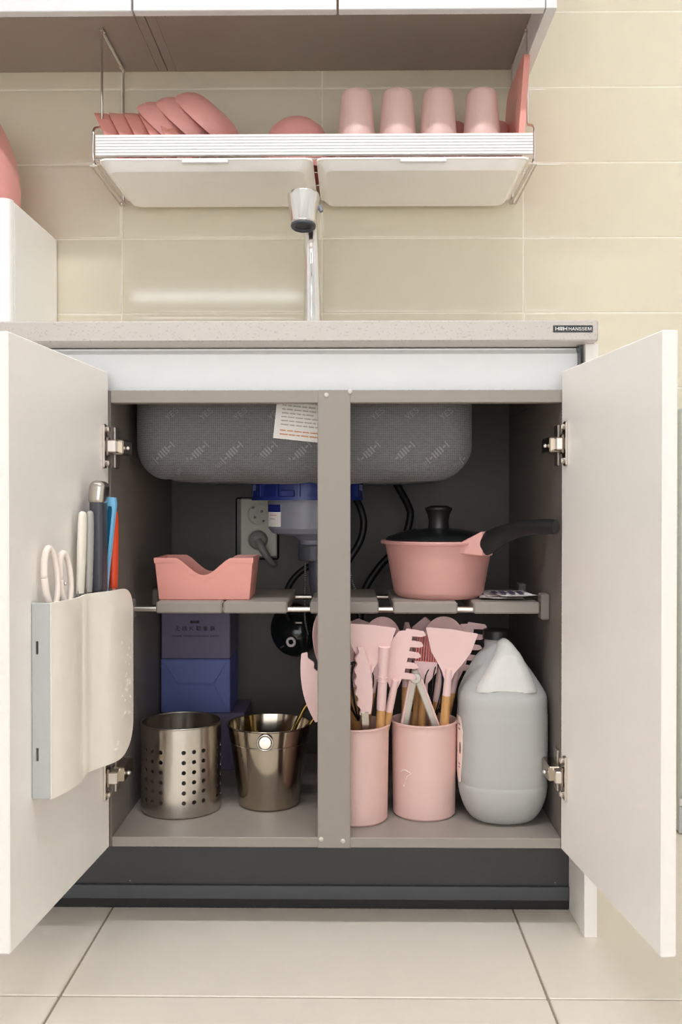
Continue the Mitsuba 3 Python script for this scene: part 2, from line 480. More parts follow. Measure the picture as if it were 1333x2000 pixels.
def emblem():
    """The row of upright bars printed on the cloth, with small letters before it."""
    ms, x = [], 0
    for w, h in ((.0018, .0110), (.0048, .0028), (.0026, .0095), (.0026, .0104), (.0026, .0110), (.0026, .0104), (.0048, .0028), (.0018, .0110)):
        ms.append(trimesh.creation.box(bounds=[[x, -h / 2, 0], [x + w, h / 2, .0003]]))
        x += w + .0020
    t = text('HANSSEM', .0062, .0003)
    t.apply_scale([.027 / (t.bounds[1, 0] - t.bounds[0, 0]), 1, 1])
    t.apply_translation([-.0295 - t.bounds[0, 0], -.0031, 0])
    return cat(*ms, t)


for x in np.arange(-.3205, .18, .0503):
    flat = on_bowl(mv(upright(rot(emblem(), 42, [0, 0, 1])), x + .028, 0, .668))
    if len(flat.faces) > 20:
        part(sink, 'printed_mark', flat, 'print_grey', False)
for x in np.arange(-.272, .18, .0503):
    flat = on_bowl(mv(upright(rot(text('YES', .0085, .0003), 38, [0, 0, 1])), x, 0, .727))
    if len(flat.faces) > 20:
        part(sink, 'printed_word', flat, 'print_grey', False)
lab = part(sink, 'instruction_sheet', rot(cbox(-.1170, -.0410, .0650, .0656, .7015, .765, 0), 6, [0, 1, 0], (-.117, 0, .7015)), 'paper', False, 'white instruction sheet with small print')
rnd = random.Random(3)
for row in range(9):
    z = .7555 - row * .0056 - (.003 if row > 6 else 0)
    x, segs = -.108, []
    while x < -.043 - (.02 if row in (3, 8) else 0):
        w = rnd.uniform(.004, .012)
        segs.append(cbox(x, min(x + w, -.0425), .0646, .0651, z, z + .0019, 0))
        x += w + .0016
    part(lab, 'text_line', rot(cat(*segs), 6, [0, 1, 0], (-.117, 0, .7015)), 'text_orange' if row > 6 else 'text_grey', False)

drain = thing('sink_drain', 'grey drain basket with blue collar and pipe under the sink', 'drain')
dc = (-.0755, .25)
ring = mf(lathe([(.060, .611), (.092, .611), (.092, .6165), (.086, .6165), (.086, .6365), (.092, .6365), (.092, .6415), (.060, .6415)], 64))
ribs = [mf(rot(cbox(.084, .0915, -.0022, .0022, .612, .641, .0005), a, [0, 0, 1])) for a in range(0, 360, 24)]
tabs = [mf(rot(cbox(.084, .0905, -.011, .011, .6165, .6265, .0008), a + 12, [0, 0, 1])) for a in range(0, 360, 48)]
part(drain, 'collar', mv(tm(m3.Manifold.batch_boolean([ring] + ribs + tabs, m3.OpType.Add)), *dc, 0), 'blue_drain', 30, 'blue ribbed plastic collar')
part(drain, 'basket', lathe([(0, .553), (.040, .553), (.058, .557), (.0645, .565), (.0655, .612), (.060, .612), (.060, .57), (0, .562)], 64, (*dc, 0)), 'drain_grey')
part(drain, 'outlet', lathe([(0, .530), (.019, .530), (.021, .545), (.034, .5535), (0, .5535)], 48, (dc[0] + .008, dc[1], 0)), 'drain_grey')
nut = mf(lathe([(.012, .512), (.0275, .512), (.0285, .515), (.0285, .535), (.0270, .538), (.012, .538)], 48))
nut = nut - m3.Manifold.batch_boolean([mf(rot(cbox(.0278, .031, -.0012, .0012, .50, .55, 0), a, [0, 0, 1])) for a in range(0, 360, 20)], m3.OpType.Add)
part(drain, 'nut', mv(nut, dc[0] + .012, dc[1], 0), 'drain_dark', 20, 'dark ribbed nut')
part(drain, 'pipe', tube([(dc[0] + .018, .25, .515), (dc[0] + .02, .25, .47), (dc[0] + .03, .26, .42), (dc[0] + .035, .32, .37), (dc[0] + .035, .40, .34), (dc[0] + .035, .4505, .335)], .0165, 24, smoothn=6), 'drain_dark', 40)
lb = part(drain, 'sticker', cbox(-.0001, .0001, -.0001, .0001, 0, .0001, 0), 'paper', False)
a = np.radians(np.linspace(196, 232, 10))
def curved_patch(c, R, a, z0, z1, th=.0005):
    ring = lambda r, z: np.stack([c[0] + r * np.cos(a), c[1] + r * np.sin(a), np.full(len(a), z)], 1)
    v = np.vstack([ring(R, z0), ring(R, z1), ring(R + th, z0), ring(R + th, z1)])
    n, f = len(a), []
    for i in range(n - 1):
        f += [[2 * n + i, 2 * n + i + 1, 3 * n + i + 1], [2 * n + i, 3 * n + i + 1, 3 * n + i], [i, n + i, n + i + 1], [i, n + i + 1, i + 1],
              [n + i, 3 * n + i, 3 * n + i + 1], [n + i, 3 * n + i + 1, n + i + 1], [i, i + 1, 2 * n + i + 1], [i, 2 * n + i + 1, 2 * n + i]]
    f += [[0, 2 * n, 3 * n], [0, 3 * n, n], [n - 1, 2 * n - 1, 4 * n - 1], [n - 1, 4 * n - 1, 3 * n - 1]]
    return trimesh.Trimesh(v, f, process=False)
scene[lb] = mikit.ply(curved_patch(dc, .0654, a, .568, .604), 'mat_paper', 30)
labels[lb] = {'label': 'white warning sticker with blue top'}
part(lb, 'band', curved_patch(dc, .0659, a, .592, .604, .0003), 'blue_drain', 30)
part(lb, 'text_line', curved_patch(dc, .0659, a[2:8], .586, .5872, .0003), 'text_orange', 30)
part(lb, 'text_line', curved_patch(dc, .0659, a[2:7], .580, .5812, .0003), 'text_grey', 30)

out = thing('wall_outlet', 'double wall outlet plate on the back panel under the sink', 'outlet')
OX, OZ0, OZ1 = -.176, .507, .615
part(out, 'backbox', cbox(-.219, -.138, .444, .451, .501, .617, .003), 'black_plastic')
plate = mf(cbox(-.209, -.141, .436, .446, OZ0, OZ1, .002))
for zc in (.5855, .5385):
    plate = plate - mf(rot(lathe([(0, 0), (.0195, 0), (.0195, .03), (0, .03)], 40), 90, [1, 0, 0])).translate((OX, .443, zc))
part(out, 'cover_plate', plate, 'outlet', 25)
for zc in (.5855, .5385):
    so = part(out, 'socket', mv(rot(lathe([(0, 0), (.0192, 0), (.0192, .0065), (.0178, .0065), (.0178, .002), (0, .002)], 40), 90, [1, 0, 0]), OX, .444, zc), 'outlet')
    for dx, dz in ((-.0065, -.0055), (.0065, .0055)):
        part(so, 'pin_hole', mv(rot(lathe([(0, 0), (.0026, 0), (.0026, .0004), (0, .0004)], 16), 90, [1, 0, 0]), OX + dx, .4421, zc + dz), 'black_plastic')
    for dx, dz in ((-.010, .0125), (.010, -.0125)):
        part(so, 'earth_clip', cbox(OX + dx - .0022, OX + dx + .0022, .438, .4421, zc + dz - .0018, zc + dz + .0018, .0004), 'drain_dark')
plug = thing('power_plug', 'grey round power plug with cord in the lower outlet socket', 'plug')
part(plug, 'body', mv(rot(lathe([(0, 0), (.0172, 0), (.0172, .012), (.015, .020), (.010, .024), (0, .025)], 40), 90, [1, 0, 0]), OX, .4418, .5385), 'plug')
part(plug, 'cord', tube([(OX + .002, .42, .537), (OX + .008, .413, .526), (OX + .018, .411, .510), (OX + .026, .420, .498), (OX + .030, .436, .493), (OX + .030, .4505, .492)],
                        [.008, .0075, .006, .005, .0045, .0045], 14, smoothn=6), 'plug')


def hose(name, label, pts, r, m='black_rubber', catg='hose'):
    return solo(name, tube(pts, r, 14, smoothn=8), m, label, catg)


hose('water_hose', 'black water hose looping behind the pink saucepan', [(.062, .35, .672), (.075, .37, .645), (.098, .385, .604), (.103, .39, .58), (.088, .39, .535), (.046, .385, .49), (.018, .38, .44), (.012, .385, .36), (.02, .41, .28), (.02, .4505, .24)], .0066)
hose('water_hose', 'black water hose curving just right of the center stile', [(-.01, .30, .634), (.010, .32, .604), (.0185, .325, .572), (.012, .325, .54), (-.008, .32, .507), (-.03, .33, .47), (-.04, .36, .40), (-.04, .40, .36), (-.04, .45, .34)], .0062)
hose('water_hose', 'black water hose arching to the drain pipe behind the shelf', [(-.055, .36, .4995), (-.082, .36, .492), (-.104, .36, .474), (-.117, .36, .45), (-.120, .365, .42), (-.115, .372, .398)], .0055)


def chain(name, label, pts):
    k = thing(name, label, 'hose')
    p = spline(pts, 10)
    part(k, 'core', tube(p, .0016, 8), 'drain_dark')
    d = np.r_[0, np.cumsum(np.linalg.norm(np.diff(p, axis=0), axis=1))]
    q = [np.array([np.interp(s, d, p[:, j]) for j in range(3)]) for s in np.arange(0, d[-1], .0034)]
    s = m3.Manifold.sphere(.0019, 8)
    part(k, 'braid', cat(*[s.translate(tuple(x)) for x in q]), 'nickel', True, kind='stuff')


chain('braided_cable', 'thin braided steel cable beside the drain pipe', [(-.083, .33, .50), (-.0845, .345, .44), (-.085, .36, .40), (-.08, .375, .37)])
chain('braided_cable', 'thin braided steel cable just right of the center stile', [(-.0075, .35, .492), (.0, .35, .465), (.008, .35, .44), (.012, .36, .38), (.0, .40, .34), (.0, .449, .33)])

va = thing('water_valve', 'black round valve with a white ring behind the ice bucket', 'valve')
vc = np.array([-.103, .385, .368])
part(va, 'body', xf(lathe([(0, 0), (.040, 0), (.041, .010), (.037, .026), (.024, .036), (0, .038)], 48), frame(vc + [0, .03, 0], [1, 0, 0], [-.25, -1, 0])), 'black_glass')
part(va, 'disc', xf(lathe([(0, 0), (.047, 0), (.048, .004), (.044, .010), (0, .012)], 48), frame(vc + [-.006, .045, .006], [1, 0, 0], [-.5, -1, .1])), 'black_plastic')
part(va, 'ring', xf(torus(.0068, .0026), frame(vc + [-.008, -.012, -.010], [1, 0, 0], [-.2, -1, 0])), 'white_print', label='white ring')
for s in (-1, 1):
    q = vc + np.array([-.008, -.012, -.010]) + s * np.array([.012, 0, .007])
    part(va, 'lever', tube([q, q + s * np.array([.007, 0, .003])], .0013, 8), 'steel')
part(va, 'bracket', cbox(vc[0] + .0, vc[0] + .012, vc[1] - .02, vc[1] - .014, vc[2] + .024, vc[2] + .0265, .0005), 'white_print')
part(va, 'wall_pipe', rod(vc + [0, .03, 0], (vc[0], .4505, vc[2]), .012), 'drain_dark')

# ------------------------------------------------------------------ extending shelf under the sink
sh = thing('extending_shelf', 'grey slatted extending shelf across the inside of the sink cabinet', 'shelf')
for y in (.094, .285):
    part(sh, 'rod', rod((XL + .008, y, .4475), (XR - .006, y, .4475), .0045), 'nickel')
for x0, x1 in ((XL, XL + .011), (XR - .013, XR)):
    for y in (.094, .285):
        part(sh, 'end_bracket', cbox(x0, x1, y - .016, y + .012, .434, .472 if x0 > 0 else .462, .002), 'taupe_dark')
for a, b in ((-.293, -.1945), (-.193, -.0975), (-.064, .038), (.0595, .155), (.1785, .2765)):
    sl = mf(cbox(a, b, .082, .302, .4425, .4598, .0022)) - m3.Manifold.batch_boolean(
        [mf(rod((a - .01, y, .4475), (b + .01, y, .4475), .0049)) for y in (.094, .285)] + [mf(cbox(a + .006, b - .006, .103, .276, .43, .4565, 0))], m3.OpType.Add)
    part(sh, 'slat', sl, 'taupe', 20)

# ------------------------------------------------------------------ things on the shelf
# pink tray with dipped long sides
def dip_outline(w0, w1, h, d):
    n = 40
    x = np.linspace(-w1, w1, n)
    z = h - d * (np.where(np.abs(x + .002) < .045, .5 + .5 * np.cos(PI * (x + .002) / .045), 0)) ** .8
    return Polygon([(-w0, 0), (w0, 0)] + list(zip(x[::-1], z[::-1])))


def tapered(poly, y0, y1):
    return mf(upright(extrude(poly, y1 - y0))).translate((0, y1, 0))


pt = thing('pink_organizer', 'coral pink open box with dipped sides on the slatted shelf', 'organizer')
full = m3.Manifold.batch_hull([mf(cbox(-.0705, .0705, -.042, .042, 0, .002, .0008)), mf(cbox(-.0765, .0765, -.046, .046, .061, .0635, .0008))])
cut = m3.Manifold.batch_hull([mf(cbox(-.068, .068, -.0395, .0395, .0025, .003, 0)), mf(cbox(-.0740, .0740, -.0435, .0435, .0637, .066, 0))])
n = 40
xs = np.linspace(-.046, .046, n)
zd = .0640 - .0265 * (.5 + .5 * np.cos(PI * xs / .046)) ** .85
notch = Polygon([(-.046, .08)] + list(zip(xs, zd)) + [(.046, .08)])
box_ = full - cut - tapered(notch, -.08, .08).translate((-.001, 0, 0))
# a raised band along the front and back rim
band_p = Polygon([(-.078, .0555)] + [(x, z - .0075) for x, z in zip(xs, zd)] + [(.078, .0555), (.078, .0637)] + [(x, z) for x, z in zip(xs[::-1], zd[::-1])] + [(-.078, .0637)])
rimb = (m3.Manifold.batch_hull([mf(cbox(-.0712, .0712, -.0427, .0427, 0, .002, 0)), mf(cbox(-.0772, .0772, -.0467, .0467, .061, .0635, 0))]) ^ tapered(band_p.buffer(0), -.08, .08)) - cut
bx_ = box_ + rimb
bx_ = xf(bx_, np.diag([.975, 1, 1, 1]))
part(pt, 'box', mv(bx_, -.2255, .152, .4601), 'coral', 25)

# saucepan
pc = (.1345, .171)
pan = thing('saucepan', 'pink saucepan with black lid and handle on the slatted shelf', 'saucepan')
z0 = .4600
body = lathe([(0, z0), (.062, z0), (.0675, z0 + .004), (.0705, z0 + .010), (.0830, z0 + .078), (.0835, z0 + .082), (.0905, z0 + .0835), (.0915, z0 + .0865), (.0900, z0 + .0885),
              (.0815, z0 + .0885), (.0800, z0 + .080), (.0675, z0 + .011), (.060, z0 + .005), (0, z0 + .005)], 96, (*pc, 0))
part(pan, 'pot', body, 'pan_pink', 30)
hd = np.array([.62, -.785, 0]); hd /= np.linalg.norm(hd)
lug0 = np.array([*pc, 0]) + hd * .075
lug = m3.Manifold.batch_hull([mf(rbox(-.030, .030, -.004, .004, z0 + .070, z0 + .087, .0035)), mf(rbox(-.012, .012, .026, .030, z0 + .082 - .014, z0 + .104, .0019))])
M = np.eye(4); M[:3, 0], M[:3, 1], M[:3, 3] = np.cross(hd, [0, 0, 1]), hd, lug0
part(pan, 'handle_lug', xf(lug, M), 'pan_pink', 30)
b0 = np.array([*pc, 0]) + hd * .098
path = [b0 + [0, 0, z0 + .084], b0 + hd * .012 + [0, 0, z0 + .089], b0 + hd * .04 + [0, 0, z0 + .101], b0 + hd * .075 + [0, 0, z0 + .110], b0 + hd * .118 + [0, 0, z0 + .1135], b0 + hd * .136 + [0, 0, z0 + .1135]]
hm = tube(path, [.0165, .0165, .0140, .0115, .0108, .0100], 24, flat=(1.0, .78), smoothn=6, ref=[0, 0, 1])
part(pan, 'handle', hm, 'black_plastic', 50, 'curved black handle')
zl = z0 + .0888
lid = part(pan, 'lid', lathe([(0, zl + .0002), (.082, zl + .0002), (.0835, zl + .0015), (.0810, zl + .0045), (.060, zl + .0125), (.035, zl + .0175), (0, zl + .0195)], 80, (*pc, 0)), 'black_glass', label='black domed lid')
part(lid, 'knob', lathe([(0, zl + .0185), (.0165, zl + .0185), (.0160, zl + .022), (.0155, zl + .030), (.0175, zl + .040), (.0212, zl + .0475), (.0205, zl + .0505), (.012, zl + .0535), (0, zl + .054)], 48, (*pc, 0)), 'black_plastic', label='flared black knob')
# leaflet
lf = thing('paper_leaflet', 'crumpled printed paper leaflet on the shelf right of the saucepan', 'leaflet')
def sheet(x0, x1, y0, y1, z, seed, amp=.003):
    nx, ny = 16, 10
    X, Y = np.meshgrid(np.linspace(x0, x1, nx), np.linspace(y0, y1, ny), indexing='ij')
    Zz = z + amp * (meshkit.noise(np.stack([X * 40, Y * 40, 0 * X], -1), seed))
    v = np.stack([X, Y, Zz], -1).reshape(-1, 3)
    i, j = np.meshgrid(np.arange(nx - 1), np.arange(ny - 1), indexing='ij')
    q = np.stack([i * ny + j, (i + 1) * ny + j, (i + 1) * ny + j + 1, i * ny + j + 1], -1).reshape(-1, 4)
    f = np.vstack([q[:, [0, 1, 2]], q[:, [0, 2, 3]]])
    nV = len(v)
    return trimesh.Trimesh(np.vstack([v, v - [0, 0, .0003]]), np.vstack([f, f[:, ::-1] + nV]), process=False)
for i, (a, b, c, d, z, s) in enumerate(((.196, .262, .105, .20, .4612, 2), (.204, .274, .115, .21, .4640, 5), (.215, .270, .10, .17, .4665, 9))):
    part(lf, 'sheet', rot(sheet(a, b, c, d, z, s), 8 * i - 6, [0, 0, 1], (.235, .15, 0)), 'paper', True)
part(lf, 'print', mv(cat(*[cbox(.212 + .013 * i, .220 + .013 * i, .112, .150, 0, .0003, 0) for i in range(4)]), 0, 0, .4699), 'ink_soft', False)

# ------------------------------------------------------------------ boxes at the back left
FZ = .1386
def carton(label, x0, x1, y0, y1, z0, z1, m, name='gift_box'):
    k = thing(name, label, 'box')
    part(k, 'body', cbox(x0, x1, y0, y1, z0, z1, .0015), m)
    return k
k = carton('wider purple cardboard box at the bottom of the stack behind the perforated holder', -.334, -.190, .335, .447, FZ, .2395, 'purple_box')
k = carton('bluish cardboard box with folded end flaps, middle of the stack', -.336, -.2145, .3305, .443, .2397, .3345, 'blue_box')
fl = [np.array(q) for q in ([(-.333, .332), (-.2175, .332), (-.243, .292), (-.306, .292)], [(-.333, .332), (-.306, .292), (-.333, .2420)], [(-.2175, .332), (-.243, .292), (-.2175, .2420)], [(-.333, .2420), (-.306, .2905), (-.243, .2905), (-.2175, .2420)])]
for q, dy in zip(fl, (.0012, .0008, .0008, .0004)):
    fm = mv(upright(extrude(Polygon(q).buffer(-.0006), dy)), 0, .3305, 0)
    if dy > .001:
        fm = rot(fm, -5, [1, 0, 0], (0, .3305, .332))
    elif q[0][0] > -.25:
        fm = rot(fm, 5, [0, 0, 1], (-.2175, .3305, 0))
    part(k, 'flap', fm, 'blue_box', False)
k = carton('purple cardboard box with dark Chinese lettering, topmost of the stack', -.3345, -.2140, .328, .440, .3350, .4290, 'purple_box')
ST = {  # strokes on a 10 x 10 grid, y down
    '无': [[(2, 1), (8, 1)], [(1, 4), (9, 4)], [(5, 1), (4.4, 5), (1, 9.5)], [(5.6, 4), (5.6, 8.5), (6.5, 9.2), (9.2, 9), (9.3, 7.6)]],
    '线': [[(3, .5), (1, 3.5), (3.2, 3.6), (.8, 6.4), (3.8, 5.9)], [(.6, 9), (4, 7.8)], [(4.6, 3.2), (9, 2.6)], [(4.4, 5.6), (9.4, 4.8)], [(6.2, .6), (6.8, 5.5), (9.3, 9.3), (9.5, 7.8)], [(8.8, 5.9), (4.4, 9.4)], [(8, .6), (9, 1.6)]],
    'K': [[(2.2, 1), (2.2, 9)], [(8, 1), (2.4, 5.6)], [(4, 4.4), (8.4, 9)]],
    '歌': [[(.6, 1), (5.4, 1)], [(4.4, 1), (4.4, 4.3)], [(1.4, 2.2), (3.2, 2.2), (3.2, 3.6), (1.4, 3.6), (1.4, 2.2)], [(.4, 5), (5.6, 5)], [(4.4, 5), (4.4, 9.3), (3.6, 9)], [(1.4, 6.2), (3.2, 6.2), (3.2, 8), (1.4, 8), (1.4, 6.2)], [(7, .5), (6, 3.4)], [(6.6, 2.2), (9.4, 2.2), (8.8, 3.6)], [(7.6, 3.4), (7.4, 6), (5.6, 9.4)], [(7.6, 6), (9.5, 9.4)]],
    '套': [[(1, 1.6), (9, 1.6)], [(5, .4), (4, 2.4), (.8, 4.6)], [(5.4, 1.8), (9.3, 4.6)], [(3.4, 3.4), (3.4, 6.8)], [(3.4, 3.6), (6.6, 3.6)], [(3.4, 4.7), (6.4, 4.7)], [(3.4, 5.8), (6.4, 5.8)], [(.8, 6.9), (9.2, 6.9)], [(4.6, 7), (2.6, 9), (7.4, 8.7)], [(6.6, 7.6), (8.2, 9.5)]],
    '装': [[(1, 1), (2.2, 2.2)], [(.8, 4.2), (3, 2.8)], [(3.2, .5), (3.2, 4.8)], [(4.2, 1.8), (9.3, 1.8)], [(6.8, .5), (6.8, 4)], [(4.6, 4), (9, 4)], [(5, 4.6), (5, 5.6)], [(.8, 5.6), (9.2, 5.6)], [(4.8, 5.7), (.8, 8.4)], [(3.2, 7), (3.2, 9.4), (5.2, 8.6)], [(5, 5.8), (9.4, 9.4)], [(8.2, 6.4), (6.2, 7.6)]],
}
gx = -.3105
for ch in '无线K歌套装':
    segs = []
    for s in ST[ch]:
        pts = [(gx + p[0] * .00092, .3835 + .0092 - p[1] * .00092) for p in s]
        from shapely.geometry import LineString
        segs.append(LineString(pts).buffer(.00048, cap_style=2))
    from shapely import union_all
    part(k, 'character', mv(upright(extrude(union_all(segs), .0003)), 0, .3280, .0), 'ink', False)
    gx += .0122
part(k, 'emblem', mv(cat(cbox(-.2835, -.2790, -.0003, 0, .397, .4015, 0), cbox(-.2782, -.2762, -.0003, 0, .397, .4015, 0), cbox(-.2755, -.2735, -.0003, 0, .397, .4015, 0), cbox(-.2728, -.2680, -.0003, 0, .397, .4015, 0), cbox(-.2835, -.2680, -.0003, 0, .4008, .4015, 0)), 0, .328, 0), 'ink', False)
rnd = random.Random(5)
x, segs = -.3155, []
while x < -.236:
    w = rnd.uniform(.0012, .0026)
    segs.append(cbox(x, x + w, .3277, .328, .3735, .3762, 0)); x += w + (.0008 if rnd.random() > .12 else .003)
part(k, 'small_print', cat(*segs), 'ink_soft', False)

# ------------------------------------------------------------------ perforated steel holder
ph = thing('perforated_holder', 'brushed steel utensil holder with rows of round holes on the cabinet floor', 'utensil holder')
R, cx, cy, h = .0610, -.2640, .1305, .1335
tubew = mf(lathe([(0, 0), (R - .003, 0), (R - .001, .0015), (R, .004), (R, h - .001), (R - .0004, h), (R - .0012, h), (R - .0014, h - .001), (R - .0014, .003), (0, .003)], 120))
holes = []
for g in range(6):
    for c in (-14.5, 0, 14.5):
        ang = math.radians(-90 - 34 + 62 * g * 60 / 60 + c) if g < 2 else math.radians(-90 - 34 + 60 * g + c)
        for r_ in range(6):
            z = .0245 + r_ * .01495
            holes.append(mf(xf(lathe([(0, 0), (.0032, 0), (.0032, .01), (0, .01)], 14), frame((math.cos(ang) * (R - .006), math.sin(ang) * (R - .006), z), [0, 0, 1], [math.cos(ang), math.sin(ang), 0]))))
tubew = tubew - m3.Manifold.batch_boolean(holes, m3.OpType.Add)
part(ph, 'drum', mv(tubew, cx, cy, FZ), 'steel', 30)
part(ph, 'rim', mv(torus(R - .0004, .0013, 96, 10), cx, cy, FZ + h), 'steel', True)

# ice bucket
ib = thing('ice_bucket', 'shiny tapered steel ice bucket with a round ring handle', 'bucket')
bc = (-.1310, .153)
part(ib, 'pail', lathe([(0, 0), (.0435, 0), (.0465, .003), (.0595, .098), (.0598, .0995), (.0605, .1005), (.0640, .1235), (.0655, .1248), (.0650, .1262), (.0632, .1255), (.0595, .1005), (.0585, .099), (.0455, .0045), (0, .003)], 96, (*bc, FZ)), 'steel_dark', 30)
part(ib, 'band', mv(torus(.0598, .0009, 96, 8), *bc, FZ + .0990), 'steel')
for a, nm in ((-90, 'ring_handle'), (90, 'ring_handle')):
    d = np.array([math.cos(math.radians(a)), math.sin(math.radians(a)), 0])
    c = np.array([*bc, FZ + .1105]) + d * .0635
    rh = part(ib, 'ring_handle', xf(torus(.0112, .0014, 40, 10), frame(c + d * .0035, [1, 0, 0], d + [0, 0, .1])), 'steel')
    part(rh, 'boss', xf(lathe([(0, -.002), (.0092, -.002), (.0092, .002), (.0085, .0028), (0, .0034)], 36), frame(c + d * .0018, [1, 0, 0], d + [0, 0, .1])), 'nickel')
tg = thing('gold_tongs', 'gold coloured metal tongs leaning in the ice bucket', 'tongs')
for pts, w in (([(-.125, .150, .20), (-.098, .150, .243), (-.084, .150, .272), (-.074, .150, .291), (-.062, .15, .3015), (-.048, .152, .304), (-.037, .155, .297)], .0072),
               ([(-.105, .150, .19), (-.078, .150, .249), (-.068, .150, .262), (-.058, .150, .276), (-.046, .152, .285), (-.037, .155, .291), (-.036, .156, .297)], .0066)):
    part(tg, 'arm', tube(pts, w, 16, flat=(1., .5), smoothn=8, ref=[0, 1, 0]), 'brass', 50)

# ------------------------------------------------------------------ utensil cups and utensils
def cup(c, label):
    k = thing('utensil_cup', label, 'utensil holder')
    h = .1415
    part(k, 'cup', lathe([(0, 0), (.0440, 0), (.0468, .003), (.0488, h - .006), (.0492, h - .0035), (.0512, h - .0022), (.0514, h - .0004), (.0506, h), (.0480, h), (.0472, h - .003), (.0450, .005), (0, .004)], 80, (*c, FZ)), 'pink', 30)
    return k
cA, cB = (.0045, .087), (.1075, .112)
cup(cA, 'tall pink plastic utensil cup half behind the center stile')
kB = cup(cB, 'tall pink plastic utensil cup beside the white jug')
ang = np.radians(-128)
sw = [(math.cos(a) * .0485 + cB[0], math.sin(a) * .0485 + cB[1], z + FZ) for a, z in ((np.radians(-140), .070), (np.radians(-132), .074), (np.radians(-124), .073), (np.radians(-118), .070), (np.radians(-124), .066), (np.radians(-128), .058), (np.radians(-131), .050), (np.radians(-133), .052))]
part(kB, 'printed_swirl', tube(sw, .0004, 6, smoothn=6), 'white_print')


def utensil(kind, label, catg, base, tip, length, roll=0, wood=.62, head=None, hm='silicone', r=.0058, group=None, tilt=0):
    """base, tip: world points on the axis (handle end, and a point towards the head). Local frame: z along the axis, the head lies in the xz plane, -y its front."""
    base, tip = np.array(base, float), np.array(tip, float)
    ax = (tip - base) / np.linalg.norm(tip - base)
    M = frame(base, [1, 0, 0], ax) @ trimesh.transformations.rotation_matrix(math.radians(roll), [0, 0, 1])
    k = thing(kind, label, catg, group)
    L = length
    zw = L * wood
    if wood:
        wm = tube([(0, 0, 0), (0, 0, .003), (0, 0, zw * .5), (0, 0, zw)], [r * .6, r * .86, r * 1.12, r * 1.04], 18, smoothn=4)
        part(k, 'handle', xf(wm, M), 'wood', 50, 'round wooden handle')
    for name, mesh, m in head(zw, r):
        part(k, name, xf(mesh, M), m, 40)
    return k


def sheet_head(outline, th, z, bend=None, edge=.004):
    """outline in (x, z) -> plate of thickness th centred on y=0, bent by bend(v)."""
    p = Polygon(outline).buffer(0)
    p = p.buffer(-.0012).buffer(.0012)
    man = extrude(p, th).translate((0, 0, -th / 2))
    man = man.refine_to_length(edge)
    m = xf(man, XZ)
    m.apply_translation([0, 0, z])
    if bend:
        m.vertices = bend(m.vertices - [0, 0, z]) + [0, 0, z]
    return m


def neck(z0, z1, r0, r1, r2=None):
    return tube([(0, 0, z0), (0, 0, z0 + .5 * (z1 - z0)), (0, 0, z1)], [r0, (r0 + r1) / 2, r1], 16, smoothn=5)


def turner(w, hgt, nk):
    def f(z, r):
        o = [(-w / 2, hgt), (-w * .24, .012), (-w * .12, 0), (w * .12, 0), (w * .24, .012), (w / 2, hgt * .93)]
        o = [(-.0045, -.014), (-.0085, .0), (-w * .22, .014), (-w * .36, .03), (-w / 2, hgt), (0, hgt * 1.0), (w / 2, hgt * .95), (w * .40, .034), (w * .26, .016), (.0085, .0), (.0045, -.014)]
        return [('head', cat(neck(z, z + nk + .006, r * 1.0, .0052), sheet_head(o, .0034, z + nk, lambda v: v - np.stack([0 * v[:, 0], .12 * np.clip(v[:, 2] - .01, 0, 1) ** 1.3, 0 * v[:, 0]], 1))), 'silicone')]
    return f


def spoon(w, hgt, nk, depth=.014, slots=False):
    def f(z, r):
        a = np.linspace(-PI / 2, 1.5 * PI, 60)[:-1]
        p = Polygon([(w / 2 * math.cos(t) * (1 - .12 * math.sin(t) * -1), hgt / 2 + hgt / 2 * math.sin(t)) for t in a])
        if slots:
            for sx in (-.24, 0, .24):
                p = p.difference(affinity.translate(sbox(-.0016, -hgt * .22, .0016, hgt * .22).buffer(.0012), sx * w, hgt * .52))
        man = extrude(p, .0026).translate((0, 0, -.0013)).refine_to_length(.005)
        m = xf(man, XZ)
        v = m.vertices
        q = np.clip((v[:, 0] / (w / 2)) ** 2 + ((v[:, 2] - hgt / 2) / (hgt / 2)) ** 2, 0, 1)
        v[:, 1] += depth * (1 - q) - .001
        m.apply_translation([0, 0, z + nk])
        return [('head', cat(neck(z, z + nk + .005, r, .0048), m), 'silicone')]
    return f


def server(w, hgt, nk, teeth=1, bend=.0):
    """A pasta server: a scoop whose one edge (teeth=+1 right, -1 left) carries five fingers."""
    def f(z, r):
        o = Polygon([(-.005, -.012), (-w * .30, .010), (-w * .42, .028), (-w * .36, hgt * .7), (-w * .18, hgt * .95), (w * .05, hgt), (w * .18, hgt * .9), (w * .18, .016), (.005, -.012)])
        for i in range(5):
            zz = .010 + i * (hgt - .014) / 4
            fng = Polygon([(0, zz - .0045), (w * .40, zz + .001), (w * .48, zz + .0045), (w * .42, zz + .0078), (0, zz + .0050)]).buffer(.0008)
            o = o.union(fng)
        if teeth < 0:
            o = affinity.scale(o, -1, 1, origin=(0, 0))
        m = sheet_head(list(o.exterior.coords)[:-1], .0036, z + nk, lambda v: v + np.stack([0 * v[:, 0], -9.0 * v[:, 0] ** 2 + .004, 0 * v[:, 0]], 1), .005)
        return [('head', cat(neck(z, z + nk + .004, r, .005), m), 'silicone')]
    return f


